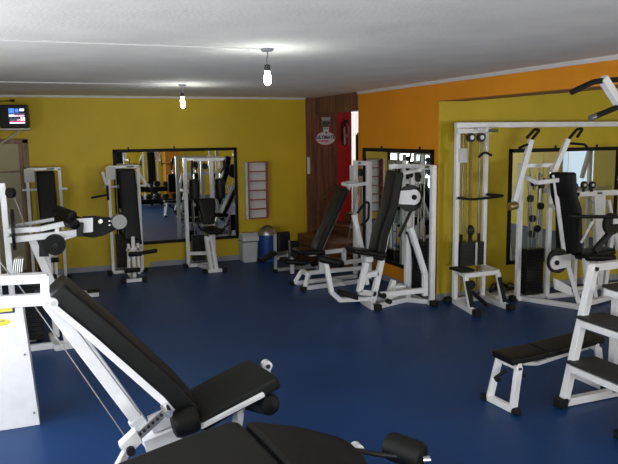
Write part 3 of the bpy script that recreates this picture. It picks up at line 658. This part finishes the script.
# cable grips lying on the floor by the tower
def grips(c, label, k):
    c = V(c); t = thing('cable_grip', label, 'grip', c, 'cable grips on the floor beside the tower')
    obj('grip', MB().path([c+V((-.10, 0, .03)), c+V((-.02, -.03, .05+.03*k)), c+V((.10, .02, .03))], .02), 'rubber', t)
    obj('yoke', MB().path([c+V((-.10, 0, .03)), c+V((0, .08, .10)), c+V((.10, .02, .03))], .009), 'iron', t)
# low rack of cable grips
v = thing('grip_rack', 'low white plate on the floor by the olive wall heaped with black cable grips', 'rack', (5.55, 7.1, 0))
obj('plate', MB().box((5.33, 6.95, .005), (5.78, 7.25, .07), .006), 'trim', v)
for i, (c, lb) in enumerate((((5.42, 7.05, .07), 'black cable grip on the low plate, leftmost of three by the tower'), ((5.55, 7.12, .07), 'black cable grip sticking up highest of three on the low plate'), ((5.68, 7.06, .07), 'black cable grip on the low plate, nearest the pulldown machine'))):
    c = V(c); g = thing('cable_grip', lb, 'grip', c, 'cable grips heaped by the tower')
    k = (.05, .09, .03)[i]
    obj('grip', MB().path([c+V((-.10, .02, .03)), c+V((-.02, -.05, .03+k)), c+V((.10, .0, .03))], .02), 'rubber', g)
    obj('yoke', MB().path([c+V((-.10, .02, .03)), c+V((0, .08, .08+k)), c+V((.10, .0, .03))], .010), 'iron', g)

# ------------------------------------------------------------------ combined pulldown / press at the right
t = thing('pulldown_press_machine', 'white machine with raised forked grips and black backrest before the recess mirror', 'exercise machine', (5.9, 6.6, 0))
obj('upright', MB().bar((5.59, 6.86, .03), (5.59, 6.86, 1.70), .055), 'white', t)
obj('upright', MB().bar((6.0, 6.80, .03), (6.0, 6.80, 1.70), .055), 'white', t)
bars('top_frame', [((5.56, 6.86, 1.70), (6.07, 6.80, 1.70), .06, .05), ((5.46, 6.7, 1.60), (5.50, 6.45, 1.52)), ((5.50, 6.45, 1.52), (5.80, 6.45, 1.54)), ((6.0, 6.8, 1.60), (5.80, 6.45, 1.54)), ((5.59, 6.86, 1.62), (5.46, 6.70, 1.60))], t, w=.05)
bars('base_frame', [((5.59, 6.86, .03), (6.0, 6.84, .03)), ((5.66, 6.84, .03), (6.0, 6.16, .03)), ((6.14, 6.25, .05), (6.80, 6.42, .05)), ((6.0, 6.8, .03), (6.6, 6.75, .03))], t, w=.06)
feet(t, [(5.54, 6.88, 0), (5.99, 6.14, 0), (6.82, 6.42, 0)], .08)
for base, top, gr in ((aY(514, 203, 6.6), (5.47, 6.55, 2.02), -1), ((5.86, 6.6, 1.62), (6.02, 6.55, 2.02), 1)):
    a = bars('pull_arm', [(base, top, .06)], t)
    T = V(top)
    if gr < 0: pth = [T+V((-.08, -.02, .02)), T+V((.03, -.02, .12)), T+V((.10, -.02, .11)), T+V((.0, 0, -.01))]
    else: pth = [T+V((.12, -.02, .02)), T+V((.20, -.02, .12)), T+V((.12, -.02, .12)), T+V((.0, 0, -.01))]
    obj('fork_grip', MB().path(pth, .018), 'rubber', a)
    q = T+V((0, 0, -.05)); obj('side_grip', MB().path([q, q+V((.10*gr if gr < 0 else .26, .0, -.02)), q+V((-.17 if gr < 0 else .30, 0, -.05))], .016), 'rubber', a)
obj('end_knob', MB().roller(aY(508, 207, 6.56), aY(517, 205, 6.56), .05), 'brass', t)
obj('backrest', MB().pad([(5.88, 6.40, 1.64), (5.91, 6.40, 1.38), (5.99, 6.40, 1.20), (6.03, 6.40, .66)], .27, (-.35, .94, 0), .10, (.8, -.25, .15), .03), 'black', t)
bars('backrest_frame', [((5.78, 6.5, 1.60), (5.92, 6.42, .60)), ((6.0, 6.78, 1.2), (5.88, 6.5, 1.18))], t, w=.045)
obj('seat', MB().pad([(6.02, 6.40, .655), (6.50, 6.30, .70)], .38, (.1, 1, 0), .07, (0, 0, 1), .025, .26), 'black', t)
obj('roller_pad', MB().roller((5.90, 6.05, .66), (6.30, 6.02, .63), .04), 'black', t)
bars('seat_post', [((6.03, 6.2, .62), (6.13, 6.2, .04)), ((6.23, 6.3, .60), (6.30, 6.3, .10)), ((6.04, 6.2, .33), (6.27, 6.28, .33)), ((5.96, 6.4, .60), (6.3, 6.3, .60)), ((5.92, 6.4, .60), (6.06, 6.3, .05))], t, w=.055)
obj('adjuster', MB().cyl((6.22, 6.22, .55), (6.22, 6.22, .74), .022), 'chrome', t)
cm = obj('cam_disc', MB().cyl((5.78, 6.36, .58), (5.78, 6.40, .58), .15, n=36), 'iron', t)
pl = [(5.95, 6.34, .655), (5.95, 6.34, .50)]+[(5.73+.085*math.cos(a_), 6.34, .565+.085*math.sin(a_)) for a_ in [math.radians(x_) for x_ in range(290, 69, -20)]]
obj('cam_plate', MB().prism(pl, (0, .018, 0)), 'white', cm); obj('hub', MB().cyl((5.73, 6.325, .565), (5.73, 6.34, .565), .03), 'rubber', cm)
obj('side_cover', MB().prism([(5.78, 6.42, .36), (5.96, 6.33, .25), (5.98, 6.32, .14), (5.80, 6.42, .22)], (0, .03, 0), .006), 'white', t)
stack('weight_stack', (5.80, 6.86), .26, .14, .08, .66, t, 16)
for k in (-.07, .07): obj('guide_rod', MB().cyl((5.80+k, 6.86, .05), (5.80+k, 6.86, 1.68), .010), 'rod', t)
for c in ((5.66, 6.74, 1.30), (5.70, 6.74, 1.05), (5.82, 6.74, 1.2), (5.78, 6.74, .92), (5.69, 6.74, .86), (5.82, 6.74, 1.46)):
    obj('pulley', MB().cyl(c, V(c)+V((0, .03, 0)), .045), 'iron', t)
bars('pulley_bracket', [((5.66, 6.79, 1.5), (5.72, 6.79, .85), .03), ((5.84, 6.79, 1.6), (5.80, 6.79, .8), .03)], t, 'steel', .03)
obj('cable', MB().path([(5.58, 6.73, 1.30), (5.64, 6.73, .7)], .004, 6).path([(5.70, 6.73, 1.6), (5.68, 6.73, .7)], .004, 6), 'cable', t)

# arm of the pulldown machine reaching towards the right edge
t_ = t
c = aY(613, 224, 6.15); cm = obj('arm_disc', MB().cyl(c, c+V((0, .04, 0)), .13, n=36), 'iron', t_)
obj('arm_plate', MB().box(c+V((-.01, -.02, .0)), c+V((.20, 0, .10)), .004), 'white', cm)
obj('press_handle', MB().path([aY(569, 216.5, 6.1), aY(640, 217, 6.1)], .022), 'iron', cm)
bars('lever_arm', [(aY(594, 251, 6.2), aY(611, 232, 6.17), .06)], t_, 'iron')
bars('lever_arm', [(aY(581, 243, 6.2), aY(593, 221, 6.12), .035), (aY(593, 221, 6.12), aY(592, 214, 6.12), .04)], t_, 'steel')
bars('lever_post', [(c+V((.12, .1, .05)), (c.x+.16, 6.4, .05), .05)], t_)
# ------------------------------------------------------------------ row machine further right, by the mirror
t = thing('seated_row_machine', 'white machine by the recess mirror with a pulley-topped cross bar and tapered column', 'exercise machine', (6.9, 6.95, 0))
KY = 6.95
K = lambda x, y, Y=KY: aY(x, y, Y)
bars('top_bar', [(K(574, 194), K(650, 191), .05, .07)], t)
obj('nameplate', MB().box(K(598, 193)+V((-.04, -.035, -.014)), K(598, 193)+V((.04, -.03, .014))), 'olive', t)
A_ = K(600, 195); bx = A_.x+.05
obj('column', MB().prism([A_+V((-.11, -.02, 0)), A_+V((.08, -.02, 0)), (bx+.07, KY-.02, .05), (bx-.03, KY-.02, .05)], (0, .06, 0), .004), 'white', t)
for x_, y_ in ((575.5, 187), (585, 185), (593, 185)):
    c = K(x_, y_, KY-.06); pu = obj('pulley', MB().cyl(c, c+V((0, .03, 0)), .05).bar(c+V((0, .02, 0)), c+V((0, .02, -.09)), .03), 'iron', t)
    obj('hub', MB().cyl(c-V((0, .008, 0)), c, .02), 'trim', pu)
bars('upright', [(K(577, 192), (K(577, 192).x+.02, KY, .03), .05)], t)
bars('upright', [((bx+.42, KY, .03), (bx+.42, KY, 1.95), .05), ((bx+.28, KY, 1.45), (bx+.42, KY, 1.90), .05)], t)
bars('base_frame', [((K(577, 192).x+.02, KY, .03), (bx+.45, KY, .03)), ((bx, KY+.2, .03), (bx, KY-.15, .03))], t, w=.06)
obj('cable', MB().path([K(566, 180), K(611, 218)], .005, 6), 'cable', t)
bars('inner_strut', [(K(608, 200), K(618, 250), .05)], t)

# ------------------------------------------------------------------ flat bench
t = thing('flat_bench', 'low flat bench with black split pad and white legs on the blue floor', 'bench', (3.8, 4.22, 0))
obj('pad', MB().pad([(3.24, 4.13, .425), (3.60, 4.17, .425)], .26, (0, 1, 0), .05, (0, 0, 1), .014), 'black', t)
obj('pad', MB().pad([(3.61, 4.17, .425), (4.30, 4.29, .425)], .26, (0, 1, 0), .05, (0, 0, 1), .014), 'black', t)
bars('rail', [((3.28, 4.14, .355), (4.27, 4.27, .355))], t, w=.05, h=.04)
l = bars('leg', [((3.31, 4.02, .36), (3.27, 4.02, .03)), ((3.31, 4.25, .36), (3.25, 4.28, .03)), ((3.27, 4.0, .03), (3.25, 4.30, .03)), ((3.31, 4.0, .36), (3.31, 4.27, .36))], t, w=.04, h=.055)
l = bars('leg', [((4.20, 4.14, .36), (4.24, 4.12, .03)), ((4.20, 4.38, .36), (4.24, 4.42, .03)), ((4.24, 4.10, .03), (4.24, 4.44, .03)), ((4.20, 4.14, .36), (4.20, 4.38, .36))], t, w=.04, h=.055)
feet(t, [(3.275, 3.99, 0), (3.24, 4.32, 0), (4.24, 4.08, 0), (4.24, 4.46, 0)], .06)
obj('adjuster', MB().path([(3.28, 4.13, .30), (3.20, 4.13, .26)], .014).cyl((3.215, 4.13, .25), (3.19, 4.13, .24), .026).bar((3.33, 4.14, .335), (3.46, 4.14, .22), .03), 'iron', t)
bars('support_strut', [((3.45, 4.14, .33), (3.60, 4.16, .30)), ((3.60, 4.16, .3), (4.2, 4.25, .33))], t, w=.03)

# ------------------------------------------------------------------ pull-up station with steps
t = thing('pull_up_station', 'white station with black ribbed steps at the right edge of the photo', 'exercise machine', (4.3, 3.6, 0))
Y0, Y1 = 3.97, 3.22
S1 = V((3.71, 0, .04)); S3 = V((3.95, 0, 1.085))
for Y in (Y0, Y1):
    bars('side_frame', [((S1.x, Y, .03), (S3.x, Y, 1.085)), ((S3.x-.02, Y, 1.075), (4.75, Y, 1.09)), ((S1.x, Y, .035), (4.75, Y, .035)), ((4.75, Y, .03), (4.75, Y, 2.35)), ((4.20, Y, .04), (4.20, Y, .87))], t, w=.06, h=.06)
for z, xa, xb in ((.345, 3.73, 4.00), (.69, 3.81, 4.06), (.91, 4.05, 4.32)):
    bars('step_bar', [((xa, Y0-.035, z-.03), (xa, Y1+.035, z-.03))], t, w=.045, h=.05); bars('step_bar', [((xb, Y0-.035, z-.03), (xb, Y1+.035, z-.03))], t, w=.045, h=.05)
    obj('tread', MB().box((xa-.015, Y1+.03, z), (xb, Y0-.0, z+.022), .004), 'tread', t)
feet(t, [(3.68, Y0, 0), (3.68, Y1, 0), (4.75, Y0, 0), (4.75, Y1, 0)], .085)
TB = lambda x, y, Y=4.0: aY(x, y, Y)
bars('bar_bracket', [(TB(602.5, 78), TB(622, 108), .06), (TB(622, 108), (4.75, 3.97, 2.1), .06)], t)
obj('pull_up_bar', MB().path([TB(571.5, 92.3), TB(593, 82), TB(603, 80.5), TB(614, 80), TB(660, 74)], .021), 'rubber', t)
pb = obj('pull_up_bar', MB().path([TB(595, 116.5), TB(620, 106), TB(650, 98)], .021), 'rubber', t)
obj('end_cap', MB().cyl(TB(590.3, 118.3), TB(595, 116.5), .023), 'hubsteel', pb)
obj('dark_sleeve', MB().cyl((4.75, Y0, 2.3), (4.75, Y1, 2.3), .03), 'white', t)

# ------------------------------------------------------------------ leg curl machine at the left
Yd = 7.2
D = lambda x, y, Y=Yd: aY(x, y, Y)
t = thing('leg_curl_machine', 'white machine at the left with a black leaf-shaped plate, rollers and round weight hub', 'exercise machine', (.2, Yd, 0))
bars('post', [(D(2, 183), (-.23, Yd, .03), .055)], t); bars('post', [(D(-7, 183), (-.36, Yd, .03), .05)], t)
obj('pulley', MB().cyl((-.20, Yd-.08, 1.59), (-.17, Yd-.05, 1.59), .05), 'iron', t)
obj('cam_disc', MB().cyl((-.20, Yd-.02, 1.23), (-.17, Yd-.02, 1.23), .20, n=32), 'iron', t)
bars('upper_arm', [(D(8, 231, 7.1), D(40, 229, 7.1), .05), (D(40, 229, 7.1), D(76, 221, 7.1), .05), (D(8, 240, 7.1), D(80, 232, 7.1), .06), (D(8, 227, 7.4), D(74, 216, 7.4), .035), (D(57, 228, 7.1), D(57, 236, 7.1), .04)], t)
obj('roller_pad', MB().roller(D(56, 210, 7.35), D(73, 216, 7.0), .052), 'black', t)
obj('roller_pad', MB().roller(D(58, 218, 7.3), D(76, 225, 6.95), .052), 'black', t)
obj('roller_pad', MB().roller(D(70, 218, 7.5), D(82, 222, 7.3), .045), 'black', t)
obj('end_plate', MB().prism([D(75, 219, 7.05), D(93, 218, 7.05), D(93, 232, 7.05), D(75, 234, 7.05)], (0, .04, 0), .004), 'white', t)
obj('clamp', MB().prism([D(76, 222, 7.0), D(84, 223, 7.0), D(83, 237, 7.0), D(77, 237, 7.0)], (0, .05, 0), .008), 'iron', t)
leaf = [(83, 216.5), (95, 216), (108, 217.5), (118, 219), (124, 222), (122, 227), (114, 231), (103, 236), (93, 238), (83, 236.5), (80, 228)]
lf = obj('leaf_plate', MB().prism([D(a, b, 7.12) for a, b in leaf], (0, .05, 0), .006), 'matt', t)
c = D(119.6, 222, 7.0); obj('weight_hub', MB().cyl(c, c+V((0, .13, 0)), .072, n=28), 'hubsteel', lf)
c = D(100.5, 221.5, 7.06); obj('bolt', MB().cyl(c, c+V((0, .05, 0)), .022), 'chrome', lf)
for yy in (221, 225):
    c = D(109.5, yy, 7.09); obj('bolt', MB().cyl(c, c+V((0, .03, 0)), .010), 'chrome', lf)
bars('leg', [(D(31, 237), D(55, 290), .075), (D(55, 289), (.25, Yd, .03), .07)], t)
bars('rear_leg', [(D(46, 246, 7.5), (.15, 7.5, .03), .06)], t)
c = D(55, 245, 7.0); pu = obj('pulley', MB().cyl(c, c+V((0, .06, 0)), .10, n=30).cyl(c-V((0, .012, 0)), c, .06), 'rubber', t)
obj('hub', MB().cyl(c-V((0, .03, 0)), c-V((0, .012, 0)), .03), 'iron', pu)
bars('pulley_bracket', [(D(40, 245, 7.15), D(58, 245, 7.15), .06), (D(44, 238, 7.15), D(44, 256, 7.15), .09)], t, 'iron')
bars('strut', [(D(60, 240, 7.1), D(76, 235, 7.1), .03)], t, 'steel')
bars('base_frame', [((-.25, 7.55, .03), (-.02, 7.55, .03)), ((.12, 7.1, .03), (.40, 7.15, .03)), ((.14, 7.1, .03), (.10, 7.6, .03)), ((-.24, 7.2, .03), (.25, 7.2, .03))], t, w=.06)
feet(t, [(-.02, 7.55, 0), (.40, 7.15, 0)], .07)
obj('cable', MB().path([(-.17, 7.14, 1.59), (-.06, 7.12, 1.20), (-.05, 7.1, 1.12)], .005, 6), 'cable', t)
cb = MB()
for k in range(5): cb.path([D(13+k*2.2, 274-k*.5, 6.9), D(15+k*2.0, 258, 6.9), D(22-k*.1, 257, 6.95)], .009, 8)
obj('coiled_spring', cb, 'steel', t)
stack('weight_stack', (-.05, 7.45), .16, .16, .06, .7, t, 14)

# ------------------------------------------------------------------ big incline press in the foreground
t = thing('incline_press_bench', 'large white-framed bench in the left foreground with tilted black back pad and seat', 'exercise machine', (.6, 4.2, 0))
E = lambda x, y, Y=4.2: aY(x, y, Y)
ya, yb = 4.02, 4.38
bars('head_frame', [(E(47, 278, 4.25), E(-20, 281, 4.25), .05, .055), (E(47, 299, 4.25), E(-20, 303, 4.25), .05, .07), (E(45, 275, 4.25), E(45, 303, 4.25), .055, .05), (E(47, 276, 4.75), E(-10, 279, 4.75), .05, .05), (E(44, 279, 4.25), E(44, 277, 4.75), .05)], t)
obj('head_bracket', MB().box((-.02, 4.3, 1.13), (.04, 4.36, 1.20), .004), 'iron', t)
hd = E(53, 302, 4.08)
hg = obj('hinge', MB().cyl(hd-V((0, .04, 0)), hd+V((0, .30, 0)), .027), 'white', t); obj('bolt', MB().cyl(hd-V((0, .05, 0)), hd-V((0, .04, 0)), .014), 'steel', hg)
bars('backrest_frame', [(E(55, 303, 4.10), E(181, 415, 4.10), .035, .06)], t)
bars('backrest_frame', [(E(55, 303, 4.40), E(181, 415, 4.40), .035, .06)], t)
bars('main_beam', [(E(48, 302, 4.25), E(140, 424, 4.25), .05, .075), (E(135, 418, 4.25), E(150, 440, 4.25), .06, .1)], t)
bars('rear_support', [(E(62, 306, 4.5), E(152, 432, 4.5), .04, .035)], t)
u = (E(180, 414)-E(55, 303)); u.y = 0; u.normalize(); nn = V((-u.z, 0, u.x)); nn = nn if nn.z > 0 else -nn
c0 = E(56, 297, 4.25)+nn*.105-u*.05; c1 = E(184, 410, 4.25)+nn*.105
L_ = (c1-c0)
obj('backrest', MB().pad([c0, c0+L_*.3+nn*.012, c0+L_*.8+nn*.012, c1-nn*.012], .36, (0, 1, 0), .12, nn, .022), 'black', t)
e0 = E(196, 408, 4.25); e1 = E(261, 372, 4.25)
su = (e1-e0).normalized(); sn = V((-su.z, 0, su.x)); sn = sn if sn.z > 0 else -sn
obj('seat', MB().pad([e0-su*.06+sn*.03, e0+(e1-e0)*.5+sn*.035, e1+su*.02+sn*.03], .46, (-.16, 1, 0), .09, sn, .022, .44), 'matt', t)
bars('seat_frame', [(E(200, 427, 4.02), E(264, 394, 4.02), .03, .03), (E(160, 430, 4.4), E(263, 389, 4.4), .03, .045), (E(238, 398, 4.1), E(240, 420, 4.1), .04)], t)
sb = bars('seat_bracket', [(E(266, 384, 4.4), E(267, 366, 4.4), .035, .05)], t)
c = E(267, 365.5, 4.38); obj('pivot', MB().cyl(c-V((0, .02, 0)), c+V((0, .04, 0)), .034).cyl(c-V((0, .025, 0)), c-V((0, .02, 0)), .014), 'white', sb); obj('bolt', MB().cyl(c-V((0, .03, 0)), c-V((0, .024, 0)), .016), 'blk', sb)
c = E(175, 432, 4.15); bars('joint_block', [(E(150, 425, 4.2), E(180, 412, 4.2), .14, .07), (E(143, 442, 4.2), E(178, 428, 4.2), .20, .10)], t)
obj('collar', MB().roller(E(172, 426, 4.06), E(199, 417, 4.06), .088), 'matt', t)
ad = bars('adjuster_bar', [(E(134, 440, 3.98), E(167, 410, 3.98), .012, .055)], t, 'steel')
hb = MB()
for k in range(6):
    c = E(140+k*4.3, 434.5-k*3.9, 3.97); hb.cyl(c-V((0, .004, 0)), c+V((0, .004, 0)), .010)
obj('adjuster_hole', hb, 'blk', ad)
c = E(168, 413, 3.98); obj('pivot', MB().cyl(c-V((0, .02, 0)), c+V((0, .12, 0)), .026), 'chrome', ad)
ac = obj('adjuster_clamp', MB().prism([E(119, 447, 3.95), E(136, 431, 3.95), E(143, 442, 3.95), E(128, 457, 3.95)], (0, .08, 0), .006), 'white', t)
c = E(130.5, 450, 3.93); obj('knob', MB().cyl(c-V((0, .03, 0)), c, .026), 'rubber', ac)
bars('support_leg', [(E(128, 448, 4.0), (.14, 3.6, .03), .03, .06), ((.14, 3.45, .03), (.14, 3.75, .03), .06), ((.62, 4.1, .03), (1.2, 4.25, .03), .06), ((1.15, 4.25, .03), E(240, 405, 4.25), .06), (E(150, 440, 4.25), (.62, 4.25, .03), .06)], t, 'white')
obj('cable', MB().path([E(-12, 247, 4.55), E(36, 307, 4.5), E(126, 438, 4.05)], .004, 8), 'cable', t)
feet(t, [(.14, 3.45, 0), (.14, 3.75, 0), (1.2, 4.25, 0)], .07)
ro = obj('leg_roller', MB().roller(E(240, 398, 4.5), E(272, 405, 4.0), .07), 'black', t)

# weight cover
t = thing('weight_stack_cover', 'plain white metal weight cover standing at the left edge in the foreground', 'cover', (-.3, 5.4, 0))
obj('panel', MB().prism([(-.75, 5.24, 0), (-.05, 5.24, 0), (-.11, 5.24, .90), (-.75, 5.24, .90)], (0, .32, 0), .006), 'white', t)
FY = 5.238
def sticker(name, a, b, mat, par, y=FY, th=.002):
    p = aY(*a, y); q = aY(*b, y); return obj(name, MB().box((p.x, y-th, q.z), (q.x, y, p.z)), mat, par, False)
s1 = sticker('brand_label', (-8, 308), (15, 312.5), 'navy', t)
s1b = sticker('yellow_field', (-8, 309), (12.5, 311.2), 'yel', t, FY-.0025, .001)
c = aY(2, 322.5, FY); s2 = obj('round_label', MB().prism([(c.x+.055*math.cos(k*math.pi/12), FY, c.z+.025*math.sin(k*math.pi/12)) for k in range(24)], (0, -.002, 0)), 'yel', t, False)
for xx, zz in ((-.12, .55), (-.085, .1)):
    obj('screw', MB().cyl((xx, FY-.006, zz), (xx, FY+.003, zz), .008, n=10), 'greyink', t)
# label letters unreadable in the photo: only a dark line of print on the yellow oval
obj('print_line', MB().box((c.x-.045, FY-.004, c.z+.008), (c.x+.02, FY-.0025, c.z+.013)), 'greyink', t, False)

# ------------------------------------------------------------------ nearest bench at the bottom edge
t = thing('leg_curl_bench', 'black padded bench at the bottom edge with a split pad and foot roller', 'exercise machine', (1.0, 3.0, 0))
Zp = .55
def slab(name, pts, th, mat, bev):
    m_ = MB().prism([V(p)-V((0, 0, th)) for p in pts], (0, 0, th), bev, 3); return obj(name, m_, mat, t)
P1 = aZ(128, 456, Zp); P2 = aZ(236, 421, Zp); 
slab('long_pad', [aZ(96, 470, Zp), aZ(128, 457, Zp), aZ(180, 437, Zp), aZ(228, 420, Zp), aZ(240, 420.5, Zp), aZ(257, 437, Zp), aZ(285, 466, Zp), aZ(330, 515, Zp), aZ(180, 545, Zp)], .09, 'matt', .03)
slab('short_pad', [aZ(244, 420.5, Zp), aZ(258, 419.5, Zp), aZ(300, 425, Zp-.01), aZ(338, 433, Zp-.02), aZ(352, 441, Zp-.04), aZ(364, 454, Zp-.06), aZ(380, 480, Zp-.05), aZ(392, 515, Zp-.03), aZ(338, 515, Zp), aZ(288, 464, Zp), aZ(261, 436, Zp)], .09, 'matt', .03)
mid = lambda a, b: (a+b)/2
bars('frame', [((.45, 3.0, .42), (1.45, 2.85, .42)), ((.6, 2.98, .4), (.6, 2.98, .05)), ((1.3, 2.87, .4), (1.3, 2.87, .05)), ((.6, 2.7, .03), (.6, 3.3, .03)), ((1.3, 2.6, .03), (1.3, 3.15, .03))], t, w=.06)
feet(t, [(.6, 2.68, 0), (.6, 3.32, 0), (1.3, 2.58, 0), (1.3, 3.17, 0)], .07)
c = aZ(356, 449, .46)
pv = obj('pivot_bracket', MB().cyl(c+V((0, -.03, 0)), c+V((0, .02, 0)), .035).bar(c, (1.40, 2.87, .42), .04), 'white', t)
a0 = aZ(353, 450, .47); a1 = aZ(382, 455, .46); a2 = aZ(408, 458, .45)
obj('roller_arm', MB().path([a0, a1, a2+V((.03, 0, 0))], .014), 'iron', t)
r_ = obj('foot_roller', MB().roller(aZ(386, 444, .47), aZ(424, 458, .45), .075), 'matt', t)
e = aZ(426, 459, .45); obj('end_bolt', MB().cyl(e-V((.02, 0, 0)), e+V((.015, -.01, 0)), .02), 'chrome', r_)
tag(obj('dark_floor_wedge', MB().box(aZ(612, 437)+V((0, 0, 0)), aZ(612, 437)+V((.3, -.12, .06)), .01), 'rubber'), 'black rubber block on the floor at the lower right edge', 'block')

# ------------------------------------------------------------------ things only the mirrors see
t = thing('dumbbell_rack', 'black dumbbell rack standing across the room, seen in the big mirror', 'rack', (3.6, 1.6, 0))
for x_ in (2.9, 4.5): obj('side_leg', MB().bar((x_, 1.2, .03), (x_, 1.2, .75), .06).bar((x_, 1.0, .03), (x_, 1.45, .03), .06), 'white', t)
for z in (.18, .56): obj('rack_shelf', MB().box((2.9, 1.08, z), (4.5, 1.34, z+.04)).box((2.9, 1.06, z-.12), (4.5, 1.08, z+.0)), 'iron', t)
k = 0
for z in (.221, .601):
    for i in range(6):
        x_ = 3.05+i*.26; r = .075+.008*(i % 3)
        d_ = tag(obj('dumbbell', MB().cyl((x_, 1.10, z+r), (x_, 1.18, z+r), r, n=14).cyl((x_, 1.24, z+r), (x_, 1.32, z+r), r, n=14).cyl((x_, 1.17, z+r), (x_, 1.25, z+r), .016, n=8), 'iron'),
            'black dumbbell on the %s shelf of the dumbbell rack seen only in reflection' % ('lower' if z < .6 else 'upper'), 'dumbbell', 'dumbbells on the %s shelf' % ('lower' if z < .6 else 'upper'))

for (x_, y_, a_, lb) in ((3.6, .12, math.pi, 'white press machine standing across the room, seen in the big mirror'), (2.7, -.9, math.pi*.95, 'white press machine behind the photographer, seen beside the rack in the big mirror')):
    r_ = dup(pressA, (0, 0, 0), lb, 'press machines seen only in the mirrors'); r_.location = (x_, y_, 0); r_.rotation_euler = (0, 0, a_)
# ------------------------------------------------------------------ light: daylight at the windows, plus added fill for the bay
def area(name, loc, rot, sx, sy, power, col):
    l = bpy.data.lights.new(name, 'AREA'); l.shape = 'RECTANGLE'; l.size = sx; l.size_y = sy; l.energy = power; l.color = col
    o = bpy.data.objects.new(name, l); C.objects.link(o); o.location = loc; o.rotation_euler = rot; return o
H2 = math.pi/2
area('window_daylight', (XL+.02, (LY0+LY1)/2, (LZ0+LZ1)/2), (0, -H2-.10, 0), LZ1-LZ0, LY1-LY0, 59, (.93, .97, 1.0))
area('window_daylight', ((NX0+NX1)/2, YN-.03, 1.6), (H2+.35, 0, 0), NX1-NX0, 1.4, 150, (.95, .98, 1.0))
area('window_daylight', (6.0, YB+.9, 1.9), (H2, 0, 0), 1.0, 1.1, 12, (1.0, .95, .88)).rotation_euler = (-H2, 0, 0)  # daylight lamp behind the alcove curtain, with no window built there
area('window_daylight', (8.6, YN-.0+.02, 1.6), (H2, 0, .12), 2.9, 1.3, 105, (.97, .99, 1.0))  # fill lamp at the added window, there to brighten the bay
w = bpy.data.worlds.new('world'); S.world = w; w.use_nodes = True
w.node_tree.nodes['Background'].inputs[0].default_value = (.6, .75, 1, 1); w.node_tree.nodes['Background'].inputs[1].default_value = .6
